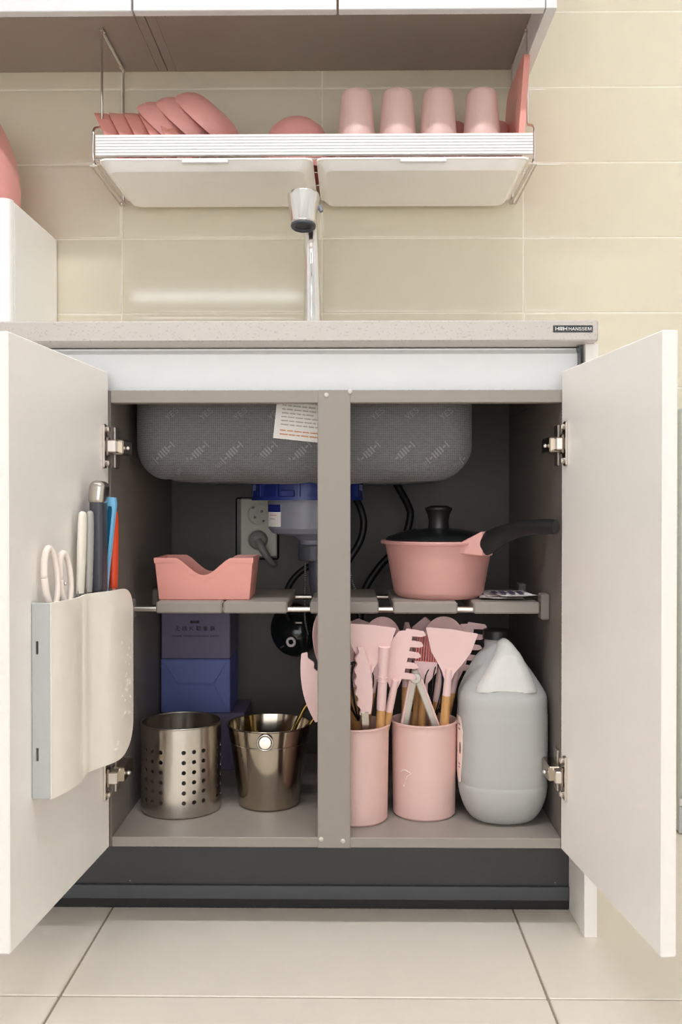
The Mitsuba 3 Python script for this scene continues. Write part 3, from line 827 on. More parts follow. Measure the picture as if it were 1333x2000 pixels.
def scallop(w, hgt, flip=1, clip=True):
    """One jaw of kitchen tongs: a long leaf with a scalloped edge, over a steel clip."""
    def f(z, r):
        n = 6
        left = []
        for i in range(n * 6 + 1):
            t = i / (n * 6)
            left.append((-(w * .5 * (math.sin(PI * (.14 + .80 * t)) ** .7) + .0020 * math.cos(2 * PI * n * t) - .0020), t * hgt))
        right = [(w * .5 * math.sin(PI * (.2 + .75 * t)) ** .8, t * hgt) for t in np.linspace(1, 0, 20)]
        o = [(flip * x, y) for x, y in left + right]
        m = sheet_head(o, .005, z + .0, lambda v: v + np.stack([0 * v[:, 0], -14 * v[:, 0] ** 2, 0 * v[:, 0]], 1), .005)
        res = [('jaw', m, 'silicone')]
        res.append(('clip', cbox(-.0065, .0065, -.0035, .0035, z - .032, z + .004, .0012), 'steel'))
        res.append(('grip', cbox(-.0065, .0065, -.0045, .0045, .0, z - .031, .002), 'silicone'))
        return res
    return f


def stick(hgt, r0=.0068, r1=.0085):
    def f(z, r):
        return [('head', tube([(0, 0, z), (0, 0, z + .004), (0, 0, z + hgt * .6), (0, 0, z + hgt)], [r, r0, r0 * 1.05, r1], 20, smoothn=4), 'silicone'),
                ('ring', xf(torus(r0 * 1.03, .0007, 24, 8), trimesh.transformations.translation_matrix([0, 0, z + hgt * .45])), 'silicone'),
                ('ring', xf(torus(r0 * 1.03, .0007, 24, 8), trimesh.transformations.translation_matrix([0, 0, z + hgt * .52])), 'silicone')]
    return f


def paddle(w, hgt, nk, skew=.01):
    def f(z, r):
        o = [(-.005, -.01), (-w / 2, .014), (-w / 2, hgt - skew), (w * .05, hgt), (w / 2, hgt - skew * .6), (w / 2, .014), (.005, -.01)]
        return [('head', cat(neck(z, z + nk + .004, r, .0052), sheet_head(o, .006, z + nk)), 'silicone')]
    return f


def brush(w, hgt, nk):
    def f(z, r):
        o = [(-.005, -.01), (-w / 2, .008), (-w / 2, .022), (w / 2, .022), (w / 2, .008), (.005, -.01)]
        bs = [cbox(-w / 2 + .0006 + i * w / 9, -w / 2 + .0006 + i * w / 9 + .0019, -.003, .003, z + nk + .021, z + nk + hgt, .0006) for i in range(9)]
        return [('head', cat(neck(z, z + nk + .004, r, .005), sheet_head(o, .008, z + nk)), 'silicone'), ('bristles', cat(*bs), 'bristle')]
    return f


def whisk(w, hgt):
    def f(z, r):
        ms = []
        for i in range(5):
            a = PI * i / 5
            t = np.linspace(-1, 1, 25)
            rr = w / 2 * np.sin(np.arccos(np.clip(t, -1, 1)) * 1.0)
            pts = [(s_ * math.cos(a), s_ * math.sin(a), zz) for s_, zz in [(w / 2 * math.sin(PI * u) * (1 if u <= 1 else 1) * math.copysign(1, .5 - v_) * 1, z + hgt * math.sin(PI * u / 2 * 1)) for u, v_ in [(q, 0) for q in np.linspace(0, 1, 14)]]]
            pts2 = [(-p[0], -p[1], p[2]) for p in pts[::-1]]
            ms.append(tube(pts + pts2[1:], .0009, 6))
        return [('wires', cat(*ms), 'black_rubber')]
    return f


ZB = FZ + .006
# in the cup half behind the stile
utensil('turner', 'wide pink silicone turner right beside the center stile', 'turner', (.008, .085, ZB), (.0215, .062, .355), .31, 4, .60, turner(.073, .064, .038))
utensil('slotted_spoon', 'pink slotted spoon with a round bowl behind the wide turner', 'spoon', (-.006, .095, ZB), (.036, .112, .36), .30, -30, .60, spoon(.066, .095, .02, .014, True))
utensil('kitchen_tongs', 'pink scalloped tongs standing before the wide turner', 'tongs', (.026, .066, ZB), (.010, .050, .405), .19, 18, 0, lambda z, r: scallop(.027, .100)(.155, r))
utensil('silicone_spreader', 'slim ribbed pink stick with a pale wooden handle beside the scalloped tongs', 'utensil', (.033, .080, ZB), (.046, .053, .405), .270, 0, .60, stick(.093), r=.0060)
utensil('pasta_server', 'pink pasta server with curled teeth leaning right between the two cups', 'pasta server', (.021, .098, ZB), (.0735, .062, .40), .29, -4, .55, server(.058, .080, .045, 1), r=.006)
utensil('spoon', 'large pink spoon showing left of the center stile', 'spoon', (.004, .110, ZB), (-.024, .108, .36), .30, 30, .55, spoon(.070, .115, .03, .018))
utensil('kitchen_tongs', 'pink tongs jaw with a scalloped edge leaning out left of the center stile', 'tongs', (-.006, .075, ZB), (-.0735, .055, .395), .19, 0, 0, lambda z, r: scallop(.032, .103, -1)(.150, r))
utensil('spatula', 'pink flat spatula hidden behind the wide turner', 'spatula', (-.002, .118, ZB), (.005, .150, .40), .29, 0, .62, paddle(.040, .075, .03))
utensil('whisk', 'black wire whisk behind the scalloped tongs in the left cup', 'whisk', (.012, .108, ZB), (.004, .085, .40), .22, 0, .62, whisk(.05, .09), r=.0065)
# in the cup beside the jug
utensil('turner', 'pink silicone turner in front, leaning right over the white jug', 'turner', (.126, .096, ZB), (.1405, .073, .36), .31, -4, .58, turner(.076, .066, .034), r=.0062)
utensil('spoon', 'pink spoon with a rounded top behind the right turner', 'spoon', (.108, .120, ZB), (.137, .128, .385), .292, -10, .55, spoon(.060, .080, .05, .012))
utensil('pasta_server', 'pink pasta server with teeth pointing right behind the right turner', 'pasta server', (.112, .135, ZB), (.174, .150, .40), .30, -8, .58, server(.060, .080, .03, 1))
utensil('brush', 'pink basting brush with red ribbed bristles behind the steel tongs', 'brush', (.095, .100, ZB), (.111, .108, .385), .285, 0, .62, brush(.034, .062, .025))
utensil('spatula', 'pink flat spatula with a slanted tip between the pasta server and the spoon', 'spatula', (.085, .125, ZB), (.1085, .150, .40), .30, -25, .62, paddle(.036, .072, .03, .018))
utensil('spatula', 'narrow pink spatula with a pointed tip left of the slanted one', 'spatula', (.078, .115, ZB), (.0825, .150, .40), .30, -72, .60, paddle(.040, .070, .03, .030))
utensil('whisk', 'black wire whisk behind the wooden handle of the right turner', 'whisk', (.112, .118, ZB), (.130, .112, .40), .215, 0, .62, whisk(.045, .085), r=.006)
st = thing('kitchen_tongs', 'grey hinged tongs spread like an A in the right cup', 'tongs')
ap = np.array([.0915, .0765, .3570])
for s_, e in ((-1, (.0725, .098, .245)), (1, (.1335, .092, .245))):
    e = np.array(e)
    ax = e - ap
    M = frame(ap, [0, -1, 0], ax)
    L = np.linalg.norm(ax)
    part(st, 'arm', xf(cbox(-.0050, .0050, -.0048, .0048, -.004, L, .0015), M), 'clip_grey', label='grey arm edged in pink')
    part(st, 'grip', xf(cbox(-.0056, .0056, -s_ * .0052 - .0018, -s_ * .0052 + .0018, .012, L, .0012), M), 'silicone')
part(st, 'pivot', xf(lathe([(0, 0), (.0085, 0), (.0085, .010), (.007, .012), (0, .0125)], 28), frame(ap + [.0005, .006, -.008], [1, 0, 0], [0, -1, 0])), 'clip_grey')
part(st, 'rivet', mv(tm(m3.Manifold.sphere(.0018, 14)), ap[0] + .0005, ap[1] - .0065, ap[2] - .008), 'chrome')

# ------------------------------------------------------------------ plastic jug
jg = thing('plastic_jug', 'large translucent white plastic jug of greyish liquid beside the pink cups', 'jug')
jx, jy = .2225, .0975


def squircle(a, n, p):
    t = np.linspace(0, 2 * PI, n, endpoint=False)
    c, s = np.cos(t), np.sin(t)
    return np.stack([a * np.sign(c) * np.abs(c) ** (2 / p), a * np.sign(s) * np.abs(s) ** (2 / p)], 1)


def loft(secs, n=72):
    rows = []
    for z, a, p, dx, dy in secs:
        q = squircle(a, n, p)
        rows.append(np.column_stack([q[:, 0] + dx, q[:, 1] + dy, np.full(n, z)]))
    v = np.vstack(rows)
    m = len(secs)
    f = []
    for i in range(m - 1):
        for j in range(n):
            a_, b_, c_, d_ = i * n + j, i * n + (j + 1) % n, (i + 1) * n + (j + 1) % n, (i + 1) * n + j
            f += [[a_, b_, c_], [a_, c_, d_]]
    v = np.vstack([v, [[secs[0][3], secs[0][4], secs[0][0]], [secs[-1][3], secs[-1][4], secs[-1][0]]]])
    for j in range(n):
        f += [[m * n, (j + 1) % n, j], [m * n + 1, (m - 1) * n + j, (m - 1) * n + (j + 1) % n]]
    return trimesh.Trimesh(v, f, process=False)


def jsec(off, ztop=1.):
    S = [(.0, .038, 2.3), (.0012, .044, 2.3), (.006, .050, 2.4), (.018, .0575, 2.5), (.034, .0630, 2.6), (.048, .0650, 2.7), (.0555, .0655, 2.8), (.0570, .0642, 2.8), (.0585, .0642, 2.8), (.062, .0652, 2.8), (.11, .0655, 2.8),
         (.158, .0655, 2.8), (.160, .0645, 2.8), (.163, .0652, 2.7), (.184, .0645, 2.6), (.190, .0620, 2.5), (.2, .0570, 2.4), (.212, .0500, 2.3), (.226, .0410, 2.2), (.238, .0320, 2.1), (.246, .0220, 2.), (.249, .0190, 2.), (.262, .0180, 2.)]
    r = []
    for z, a, p in S:
        k = max(0, (z - .184) / .078)
        if z <= ztop:
            r.append((z + off * (1 if z < .01 else 0), a - off, p, -.004 * k, .030 * k))
    return r


jb = mf(loft(jsec(0)))
hs = lambda x, y, z, r: m3.Manifold.sphere(r, 32).translate((x, y, z))
pieces = [[(.004, .010, .2555, .0095)], [(.005, -.008, .2500, .0130)], [(.000, -.022, .2350, .0160), (.012, -.022, .2350, .0160)], [(-.014, -.031, .2120, .0175), (.021, -.031, .2120, .0175)], [(-.027, -.036, .188, .0195), (.028, -.036, .188, .0195)]]
hand = m3.Manifold.batch_boolean([m3.Manifold.batch_hull([hs(*q) for q in a + b]) for a, b in zip(pieces, pieces[1:])], m3.OpType.Add)
hand = hand + m3.Manifold.batch_hull([hs(.004, .010, .2555, .0095), hs(-.002, .026, .250, .0095)])
hand = hand.trim_by_plane((0, 0, 1), .1935)
jm = tm(jb.refine_to_length(.008))
trimesh.smoothing.filter_taubin(jm, iterations=6)
part(jg, 'shell', mv(jm, jx, jy, FZ), 'jug', True, 'milky translucent plastic shell')
hm_ = tm(hand.refine_to_length(.005))
trimesh.smoothing.filter_taubin(hm_, iterations=10)
hm_ = mf(hm_) - mf(jm)
part(jg, 'handle', mv(max(hm_.decompose(), key=lambda m: m.volume()), jx, jy, FZ), 'jug_handle', 60, 'thick white arched handle')
lq = jsec(.003, .186)
lq.append((.1925, .0575, 2.5, -.0004, .003)); lq.append((.193, .0565, 2.5, -.0004, .003))
part(jg, 'liquid', mv(loft(lq), jx, jy, FZ), 'liquid', 40, 'greyish liquid filling the jug to its shoulder')
part(jg, 'cap', lathe([(0, .2615), (.0205, .2615), (.0205, .2735), (.019, .2755), (0, .2755)], 40, (jx - .004, jy + .030, FZ)), 'black_plastic', label='black screw cap')


def on_jug(poly_pts, z_off, m, name, par, lift, lab=None):
    """A patch on the jug's left front corner: (angle in degrees, height) outline, thin solid."""
    P = Polygon(poly_pts)
    man = extrude(affinity.scale(P, PI / 180 * .0655, 1, origin=(0, 0)), .0006).refine_to_length(.004)
    v = tm(man)
    a = v.vertices[:, 0] / .0655
    p = 2.8
    c, s = np.cos(a), np.sin(a)
    rr = (.0655 + lift + v.vertices[:, 2]) / (np.abs(c) ** p + np.abs(s) ** p) ** (1 / p)
    w = np.stack([rr * c + jx, rr * s + jy, v.vertices[:, 1] + FZ], 1)
    return part(par, name, trimesh.Trimesh(w, v.faces, process=False), m, False, lab)


jl = on_jug([(-190, .066), (-163, .056), (-158, .058), (-152, .10), (-152, .135), (-157, .15), (-163, .154), (-190, .150)], 0, 'jug_label', 'label', jg, .0002, 'pale pink paper label')
on_jug([(-159.5 + 3 * math.cos(t), .108 + .0085 * math.sin(t)) for t in np.linspace(0, 2 * PI, 20)[:-1]], 0, 'label_ink', 'emblem', jl, .0007)
for z in (.141, .134):
    on_jug([(-168, z), (-159, z), (-159, z + .0018), (-168, z + .0018)], 0, 'label_ink', 'text_line', jl, .0007)
for z in (.083, .078):
    on_jug([(-166, z), (-160, z), (-160, z + .0014), (-166, z + .0014)], 0, 'label_ink', 'text_line', jl, .0007)

# ------------------------------------------------------------------ knife holder on the left door
kh = thing('knife_holder', 'white curved knife holder fixed inside the left cabinet door', 'knife holder')
HT, HB = .4945, .2740
curve = spline([(.2625, .0225), (.240, .0285), (.212, .0318), (.187, .0308), (.168, .0272), (.152, .0272), (.134, .0335), (.112, .0425), (.088, .0468), (.060, .0480), (.0400, .0475)], 8)
outl = [(.2625, .0005)] + [tuple(q) for q in curve] + [(.0400, .0440)]
inner_ = [(q[0], max(q[1] - .0028, .0005)) for q in curve[::-1]]
cover = extrude(Polygon([tuple(q) for q in curve] + inner_), HT - HB).translate((0, 0, HB))
# round the corners at the hinge end
rc = .060
prof = sbox(.0400, HB, .30, HT)
corner = Polygon([(.0400, HB), (.0400 + rc, HB)] + [(.0400 + rc - rc * math.sin(t), HB + .042 - .042 * math.cos(t)) for t in np.linspace(0, PI / 2, 16)])
corner2 = Polygon([(.0400, HT), (.0400, HT - .032)] + [(.0400 + .045 - .045 * math.cos(t), HT - .032 + .032 * math.sin(t)) for t in np.linspace(0, PI / 2, 16)])
prof = prof.difference(corner).difference(corner2)
cutter = mf(xf(extrude(prof, .2), np.array([[1, 0, 0, 0], [0, 0, -1, .15], [0, 1, 0, 0], [0, 0, 0, 1.]])))
part(kh, 'front_cover', on_door(tm(cover ^ cutter), -1), 'holder_white', 25, 'glossy white wavy front cover')
part(kh, 'back_plate', on_door(cbox(.045, .2625, .0002, .0035, HB + .004, HT - .004, .001), -1), 'holder_grey')
sp = mf(cbox(.2600, .2640, .0003, .0218, HB, HT, .0012))
for z in (.444, .324):
    sp = sp - mf(cbox(.255, .27, .0055, .0085, z - .0075, z + .0075, 0))
part(kh, 'side_plate', on_door(tm(sp), -1), 'holder_grey', 20, 'grey side plate with two slots')
tops = Polygon([(.2600, .0036)] + [(q[0], q[1] - .003) for q in curve if .085 < q[0] < .2600] + [(.085, .0036)])
tp = extrude(tops, .004)
slots = [(.232, .010, .042, .016), (.140, .010, .007, .0045), (.125, .014, .006, .0045), (.103, .020, .016, .007)]
tpm = tp
for t_, p_, w_, d_ in slots:
    tpm = tpm - mf(cbox(t_ - w_ / 2, t_ + w_ / 2, p_ - d_ / 2, p_ + d_ / 2, -.01, .02, 0))
part(kh, 'slot_plate', on_door(mv(tpm, 0, 0, HT - .010), -1), 'holder_grey', 20, 'grey slotted top plate')
rnd = random.Random(11)
bub = []
for i in range(26):
    t_ = rnd.uniform(.052, .086)
    z = .325 + rnd.random() ** 1.3 * .10
    p_ = np.interp(t_, curve[::-1, 0], curve[::-1, 1])
    bub.append(mv(rot(torus(rnd.uniform(.0010, .0026), .00035, 14, 6), 90, [1, 0, 0]), t_, p_ + .0001, z))
part(kh, 'embossed_bubbles', on_door(cat(*bub), -1), 'white_print', True, kind='stuff')
part(kh, 'lettering', on_door(cat(*[cbox(.0920 + .003 * i, .0936 + .003 * i, .0455, .0462 - .0001 * i, .2945, .3000, 0) for i in range(5)], cbox(.0950, .106, .0440, .0456, .2895, .2915, 0)), -1), 'white_print', False)


def door_tool(pts, r, flat, m, n=8):
    return on_door(tube(pts, r, 16, flat=flat, smoothn=n, ref=[1, 0, 0]), -1)


def knife(name, label, catg, t_, p_, z1, w, th, m, lean=(0, 0), blade=True):
    k = thing(name, label, catg)
    zb = HT - .001
    pts = [(t_, p_, zb), (t_ + lean[0] * .2, p_ + lean[1] * .2, zb + (z1 - zb) * .2), (t_ + lean[0] * .6, p_ + lean[1] * .6, zb + (z1 - zb) * .6), (t_ + lean[0] * .93, p_ + lean[1] * .93, zb + (z1 - zb) * .94), (t_ + lean[0], p_ + lean[1], z1)]
    part(k, 'handle', door_tool(pts, [w * .42, w * .46, w * .5, w * .44, w * .18], (1, th / w), m), m, 50)
    if blade:
        part(k, 'blade', on_door(cbox(t_ - w * .42, t_ + w * .42, p_ - .0008, p_ + .0008, HT - .14, zb + .004, .0003), -1), 'steel')
    return k


knife('kitchen_knife', 'knife with an ivory white handle in the door holder', 'knife', .140, .011, .5960, .017, .0105, 'ivory', (-.004, .002))
knife('kitchen_knife', 'knife with a grey handle beside the ivory one', 'knife', .121, .0150, .5965, .016, .0095, 'grey_handle', (-.002, .0015))
sk = thing('kitchen_knife', 'large dark handled tool with a silver cap in the door holder', 'knife')
part(sk, 'handle', on_door(rbox(.088, .114, .012, .030, .490, .612, .006), -1), 'dark_handle')
part(sk, 'cap', on_door(rot(rbox(.087, .115, .0095, .0315, .603, .635, .0085), -6, [1, 0, 0], (.10, .02, .61)), -1), 'steel', label='brushed silver cap')
part(sk, 'blade', on_door(cbox(.093, .110, .0195, .0210, HT - .16, .492, .0003), -1), 'steel')
pe = thing('vegetable_peeler', 'light blue hollow handled peeler in the door holder', 'peeler')
pf = Polygon([(-.0065, 0), (.0065, 0), (.0070, .030), (.0085, .080), (.0095, .118), (.0070, .126), (-.0055, .126), (-.0080, .118), (-.0078, .05)])
pf = affinity.scale(pf, .78, 1.0, origin=(0, 0))
Mp = np.array([[0, 0, 1, .0765], [1, 0, 0, .0205], [0, 1, 0, HT - .006], [0, 0, 0, 1.]])
pm = extrude(pf.difference(affinity.translate(affinity.scale(pf, .50, .70, origin=(0, .06)), 0, .008)), .0075)
def stand(man, M):
    return xf(man, M)
part(pe, 'handle', on_door(rot(stand(pm, Mp), -5, [1, 0, 0], (.08, .02, HT)), -1), 'blue_plastic', 20)
part(pe, 'inlay', on_door(rot(stand(extrude(affinity.translate(affinity.scale(pf, .50, .69, origin=(0, .06)), 0, .008), .004), Mp @ trimesh.transformations.translation_matrix([0, 0, .0018])), -5, [1, 0, 0], (.08, .02, HT)), -1), 'teal_plastic', 20, 'dark teal inlay')
part(pe, 'blade', on_door(cbox(.078, .082, .0170, .0245, HT - .07, HT - .002, .0005), -1), 'steel')
knife('paring_knife', 'small knife with an orange red handle, nearest the cabinet', 'knife', .062, .0275, .5960, .0160, .0120, 'orange_plastic', (0, .001))
sc = thing('scissors', 'scissors with cream plastic loops in the door holder', 'scissors')
for t_, p_, zz, a, b, dp in ((.237, .0125, .521, .010, .034, .0062), (.209, .0185, .517, .009, .031, .0052)):
    ring = spline([(t_ + a * math.cos(q), p_ - .6 * dp * math.cos(q) - .0022 * math.sin(q), zz + b * math.sin(q)) for q in np.linspace(0, 2 * PI, 12)], 4)
    part(sc, 'loop', on_door(tube(ring, .0034, 12, flat=(1.0, 1.2)), -1), 'cream_plastic', True)
part(sc, 'blade', on_door(cbox(.217, .232, .010, .0125, HT - .12, HT - .004, .0004), -1), 'steel')
part(sc, 'screw', on_door(mv(tm(m3.Manifold.sphere(.0022, 12)), .212, .0200, .512), -1), 'chrome')

# ------------------------------------------------------------------ wall cabinets
UY = .253
wc = thing('wall_cabinet', 'white wall cabinet with a grey underside over the dish rack', 'cabinet')
ux0, ux1 = -.3695, .3325
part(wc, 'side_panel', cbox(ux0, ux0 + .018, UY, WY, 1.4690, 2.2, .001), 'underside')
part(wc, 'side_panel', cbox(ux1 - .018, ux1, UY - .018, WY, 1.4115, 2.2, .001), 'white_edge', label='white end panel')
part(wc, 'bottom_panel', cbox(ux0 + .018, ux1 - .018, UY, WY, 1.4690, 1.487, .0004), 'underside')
part(wc, 'back_panel', cbox(ux0, ux1 - .018, WY - .006, WY - .001, 1.487, 2.2, 0), 'white_door')
part(wc, 'top_panel', cbox(ux0, ux1 - .018, UY, WY - .006, 2.18, 2.2, .001), 'white_door')
for a, b in ((-.3600, -.0270), (-.0235, .3130)):
    part(wc, 'door', cbox(a, b, UY - .019, UY - .001, 1.4110, 2.2, .0012), 'white_edge')
wd = thing('wall_cabinet', 'white wall cabinet at the upper left corner', 'cabinet')
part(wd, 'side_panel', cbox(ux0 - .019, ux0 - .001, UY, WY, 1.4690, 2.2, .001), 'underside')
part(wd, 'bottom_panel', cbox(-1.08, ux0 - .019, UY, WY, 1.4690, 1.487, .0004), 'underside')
part(wd, 'body', cbox(-1.08, ux0 - .019, UY + .002, WY, 1.4875, 2.2, 0), 'white_door')
for a, b in ((-.7090, -.3635), (-1.08, -.7125)):
    part(wd, 'door', cbox(a, b, UY - .019, UY - .001, 1.4110, 2.2, .0012), 'white_edge')

# ------------------------------------------------------------------ dish rack
rk = thing('dish_rack', 'chrome wire dish rack with a ribbed white front rail, hung under the wall cabinet', 'dish rack')
RXL, RXR, RYF, RYB = -.4565, .3155, .355, .575
prf = [(0, 1.2190)]
nr = 7
for i in range(nr):
    za = 1.2190 + i * .0370 / nr
    zb = za + .0370 / nr
    prf += [(-.0016, za + .0006), (-.0016, zb - .0006), (0, zb)]
prf += [(.006, 1.2560), (.006, 1.2190)]
part(rk, 'front_rail', xf(extrude(Polygon(prf), RXR - RXL - .002), frame((RXL + .002, RYF, 0), [0, 1, 0], [1, 0, 0])), 'rail_white', False, 'ribbed white front rail')
for x in (RXL, RXR):
    s = 1 if x < 0 else -1
    part(rk, 'hanger', tube([(x, .405, 1.470), (x, .405, 1.40), (x, .405, 1.300), (x - s * .0, .392, 1.285), (x - s * .004, .368, 1.272), (x - s * .004, .362, 1.255), (x - s * .004, .362, 1.22), (x - s * .003, .375, 1.208), (x, .40, 1.2055)], .0021, 10, smoothn=6), 'chrome')
    part(rk, 'hanger', tube([(x, .570, 1.470), (x, .570, 1.35), (x, .570, 1.2055)], .0021, 10), 'chrome')
    part(rk, 'top_bar', tube([(x, .402, 1.4655), (x, .573, 1.4655)], .0030, 10), 'chrome')
    for y in (.415, .555):
        part(rk, 'bolt', mv(tm(m3.Manifold.sphere(.0048, 14)), x, y, 1.4655), 'nickel')
    part(rk, 'side_wire', tube([(x - s * .003, .360, 1.2065), (x - s * .002, .40, 1.2055), (x, .572, 1.2055)], .0019, 10), 'chrome')
    part(rk, 'tray_guide', tube([(x + s * .0035, .352, 1.2010), (x + s * .0035, .572, 1.2000), (x - s * .0075, .572, 1.2000), (x - s * .0065, .352, 1.2010), (x + s * .0035, .352, 1.2010)], .0017, 8), 'nickel')
    part(rk, 'bolt', mv(tm(m3.Manifold.sphere(.0042, 14)), x - s * .002, .562, 1.200), 'nickel')
for y in (.363, .43, .50, .57):
    part(rk, 'floor_wire', rod((RXL, y, 1.2150), (RXR, y, 1.2150), .0018, 10), 'chrome')
for x in np.linspace(RXL + .03, RXR - .03, 24):
    part(rk, 'cross_wire', rod((x, .363, 1.2180), (x, .572, 1.2180), .0012, 8), 'chrome')
part(rk, 'back_wire', rod((RXL, .5705, 1.262), (RXR, .5705, 1.262), .0018, 10), 'chrome')
for x0, x1 in ((RXL + .018, -.118), (-.108, -.072), (-.060, -.025), (.262, RXR - .01)):
    part(rk, 'tray_clip', rod((x0, .352, 1.2115), (x1, .352, 1.2115), .0016, 8), 'nickel')


def tray(x0, x1, label):
    k = thing('drip_tray', label, 'tray')
    zt, zb = 1.2085, 1.1905

    def slab_(m, z0, z1):
        q = sbox(x0 + m, .338 + m, x1 - m, .572 - m).buffer(-.016).buffer(.016, 12)
        return extrude(q, z1 - z0).translate((0, 0, z0))
    lip = slab_(0, zt - .003, zt) - slab_(.006, zt - .01, zt + .01)
    body_o = m3.Manifold.batch_hull([slab_(.0035, zt - .003, zt - .0005), slab_(.012, zb + .004, zb + .006), slab_(.0165, zb, zb + .002)])
    body_i = m3.Manifold.batch_hull([slab_(.0055, zt - .003, zt + .01), slab_(.0145, zb + .006, zb + .007), slab_(.018, zb + .002, zb + .003)])
    part(k, 'pan', tm((lip + body_o) - body_i), 'tray_white', 30)
    xc = (x0 + x1) / 2
    part(k, 'pull_tab', cbox(xc - .0405, xc + .0405, .3345, .340, zt - .0095, zt - .001, .001), 'rail_white')


tray(-.4465, -.0705, 'white plastic drip tray under the left half of the dish rack')
tray(-.0640, .3080, 'white plastic drip tray under the right half of the dish rack')


def axis_frame(c, a_deg, yaw=0):
    """z axis leaning a_deg from upright towards +x."""
    a, y = math.radians(a_deg), math.radians(yaw)
    return frame(c, [math.cos(a), 0, -math.sin(a)], [math.sin(a) * math.cos(y), math.sin(a) * math.sin(y), math.cos(a)])


plate_p = [(0, 0), (.056, 0), (.0605, .0012), (.0635, .0045), (.0735, .0225), (.0745, .0242), (.0735, .0250), (.0715, .0235), (.0615, .0055), (.055, .003), (0, .003)]
plate_m = lathe(plate_p, 80)
for i, nm in enumerate(('leftmost', 'second from the left', 'third from the left', 'fourth from the left', 'fifth from the left')):
    M = axis_frame((-.4240 + .0272 * i, .462, 1.2775), -118)
    # base towards +x, rim facing left and up
    k = thing('plate', f'coral pink plate standing in the dish rack, {nm} of the leaning row', 'plate', 'plates in the dish rack')
    scene[k] = mikit.ply(xf(plate_m, M), 'mat_coral', 30)
bowl_p = [(0, -.0395), (.030, -.0395), (.040, -.0380), (.052, -.0330), (.062, -.0250), (.069, -.0160), (.0725, -.0080), (.0742, -.0008), (.0735, 0), (.0725, -.0008), (.0710, -.0080), (.0675, -.0155), (.0605, -.0240), (.051, -.0312), (.039, -.036), (.030, -.0372), (0, -.0372)]
bowl_m = lathe(bowl_p, 80)
for i, nm in enumerate(('leftmost', 'middle', 'rightmost')):
    ctr = (-.3460 + .0345 * i, .463, 1.2945 + .0085 * i)
    M = axis_frame(ctr, -135, -20)
    k = thing('bowl', f'pink bowl leaning rim down over the plates, {nm} of three', 'bowl', 'bowls leaning in the dish rack')
    scene[k] = mikit.ply(xf(bowl_m, M), 'mat_dish_pink', 30)
ob = thing('bowl', 'deep pink bowl turned upside down in the middle of the dish rack', 'bowl')
scene[ob] = mikit.ply(lathe([(0, .1065), (.012, .1068), (.014, .1050), (.030, .100), (.048, .086), (.060, .064), (.066, .038), (.068, .008), (.0675, .0), (.0650, .0), (.0635, .036), (.0575, .062), (.046, .083), (.028, .0965), (0, .102)], 80, (-.1045, .462, 1.2190)), 'mat_dish_pink', 30)
cup_p = [(.0385, 0), (.0390, .002), (.0355, .036), (.0312, .080), (.0278, .122), (.0268, .1285), (.0245, .1318), (0, .1318), (0, .129), (.0250, .1265), (.0295, .078), (.0368, .0)]
cup_m = lathe(cup_p, 64)
for i, x in enumerate((.0065, .0810, .1545, .2335)):
    k = thing('tumbler', 'pink tumbler in the front row, ' + ('beside the deep bowl' if i == 0 else 'second from the deep bowl' if i == 1 else 'third from the deep bowl' if i == 2 else 'next to the cutting board'), 'cup', 'front row of pink tumblers')
    scene[k] = mikit.ply(mv(cup_m, x, .412, 1.2195), 'mat_pink', 30)
mug_m = lathe([(p[0] * .95, p[1] * .86) for p in cup_p], 64)
for x, s, l in ((.0460, .72, 'short pink cup showing between the first two tumblers'), (.1960, 1.0, 'pink cup behind the third tumbler'), (.2780, 1.0, 'pink cup behind the last tumbler before the cutting board')):
    k = thing('cup', l, 'cup')
    m = mug_m.copy(); m.apply_scale([1, 1, s])
    scene[k] = mikit.ply(mv(m, x - .006, .515, 1.2195), 'mat_dish_pink', 30)
cbp = sbox(.362, 1.2205, .555, 1.4055).buffer(-.022).buffer(.022)
cbm = xf(extrude(cbp, .0105), frame((0, 0, 0), [0, 1, 0], [1, 0, 0]))
cbd = solo('cutting_board', rot(mv(cbm, .2895, 0, 0), 4.0, [0, 1, 0], (.2935, 0, 1.2205)), 'coral', 'coral pink cutting board leaning against the right end of the dish rack', 'cutting board', smooth=25)

# ------------------------------------------------------------------ faucet
fc = thing('kitchen_faucet', 'chrome kitchen faucet with a pull-out spray head behind the sink', 'faucet')
part(fc, 'base', lathe([(0, 0), (.026, 0), (.026, .004), (.0185, .007), (.0185, .020), (.0178, .0205), (.0178, .0215), (.0185, .022), (.018, .03), (0, .03)], 48, (-.0760, .478, .8565)), 'chrome')
sp_ = [(-.0760, .478, .880), (-.0765, .478, .95), (-.0775, .477, 1.03), (-.0785, .470, 1.09), (-.0795, .445, 1.128), (-.081, .40, 1.142), (-.0825, .34, 1.140), (-.083, .290, 1.126), (-.083, .278, 1.118)]
part(fc, 'spout', tube(sp_, [.0172, .0165, .0150, .0138, .0130, .0128, .0128, .0135, .0150], 36, smoothn=8), 'chrome', 60)
hax = np.array([0, -.16, -1.0])
hf = frame((-.083, .2760, 1.1240), [1, 0, 0], hax)
hk = part(fc, 'spray_head', xf(lathe([(0, -.002), (.020, -.002), (.0262, .001), (.0272, .006), (.0210, .050), (.0215, .053), (.0195, .0555), (0, .0555)], 56), hf), 'chrome', 30, 'flared chrome spray head')
part(hk, 'outlet_ring', xf(torus(.0170, .0042, 48, 12), hf @ trimesh.transformations.translation_matrix([0, 0, .0555])), 'drain_dark', True, 'dark rubber outlet')
part(hk, 'aerator', xf(lathe([(0, .0552), (.0125, .0552), (.0115, .0565), (0, .0565)], 32), hf), 'black_plastic')
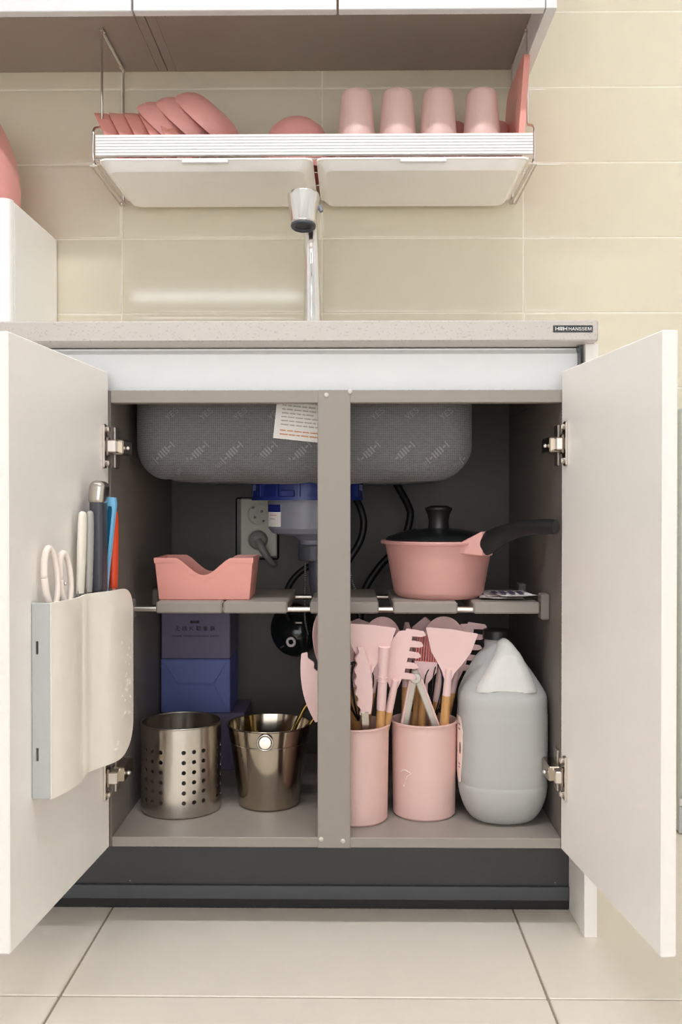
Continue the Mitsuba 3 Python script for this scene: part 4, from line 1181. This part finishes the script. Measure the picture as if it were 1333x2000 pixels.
part(fc, 'lever', tube([(-.0640, .285, 1.108), (-.0560, .285, 1.105), (-.0530, .283, 1.098)], [.0045, .0045, .0032], 14), 'drain_grey', label='small grey diverter lever')
pin = thing('faucet_pin', 'tiny chrome pin on the countertop right of the faucet', 'pin')
part(pin, 'stem', lathe([(0, 0), (.0035, 0), (.0030, .004), (.0022, .005), (.0022, .010), (0, .010)], 20, (-.002, .455, .8565)), 'chrome')
part(pin, 'tip', mv(tm(m3.Manifold.sphere(.0032, 16)), -.002, .455, .8680), 'chrome')

# ------------------------------------------------------------------ left: appliance and pink container; right: sage appliance
ap_ = thing('counter_appliance', 'white box appliance with rounded front on the counter at the left edge', 'appliance')
part(ap_, 'body', rbox(-.95, -.5925, .336, .578, .8570, 1.1340, .004), 'appliance')
fr = extrude(sbox(-.95, .3155, -.5930, .3345).buffer(-.008).buffer(.008), .2755)
fr = extrude(Polygon([(-.95, .3345), (-.95, .322), (-.945, .317), (-.606, .317), (-.599, .3195), (-.5945, .325), (-.5930, .3345)]), .2765)
part(ap_, 'front_panel', mv(fr, 0, 0, .8575), 'appliance', 40)
part(ap_, 'seam', cbox(-.949, -.5935, .3340, .3365, .860, 1.132, 0), 'holder_grey')
solo('pink_canister', lathe([(0, 0), (.082, 0), (.088, .004), (.0925, .035), (.0935, .058), (.0905, .088), (.0840, .118), (.0740, .150), (.0600, .180), (.0400, .206), (.018, .220), (0, .223)], 72, (-.7190, .450, 1.1341)), 'dish_pink', 'pink rounded canister on top of the white appliance', 'canister')
sg = thing('floor_appliance', 'sage grey appliance behind the right open door at the right edge', 'appliance')
part(sg, 'body', cbox(.5960, 1.15, .4200, .5800, .003, .780, .003), 'sage_panel')
part(sg, 'lower_panel', cbox(.5958, 1.15, .4160, .4200, .003, .052, .001), 'holder_grey')
part(sg, 'rail', cbox(.5958, 1.15, .4120, .4200, .054, .066, .001), 'white_edge')
part(sg, 'latch', cbox(.6030, .6080, .4090, .4200, .057, .072, .001), 'black_plastic')
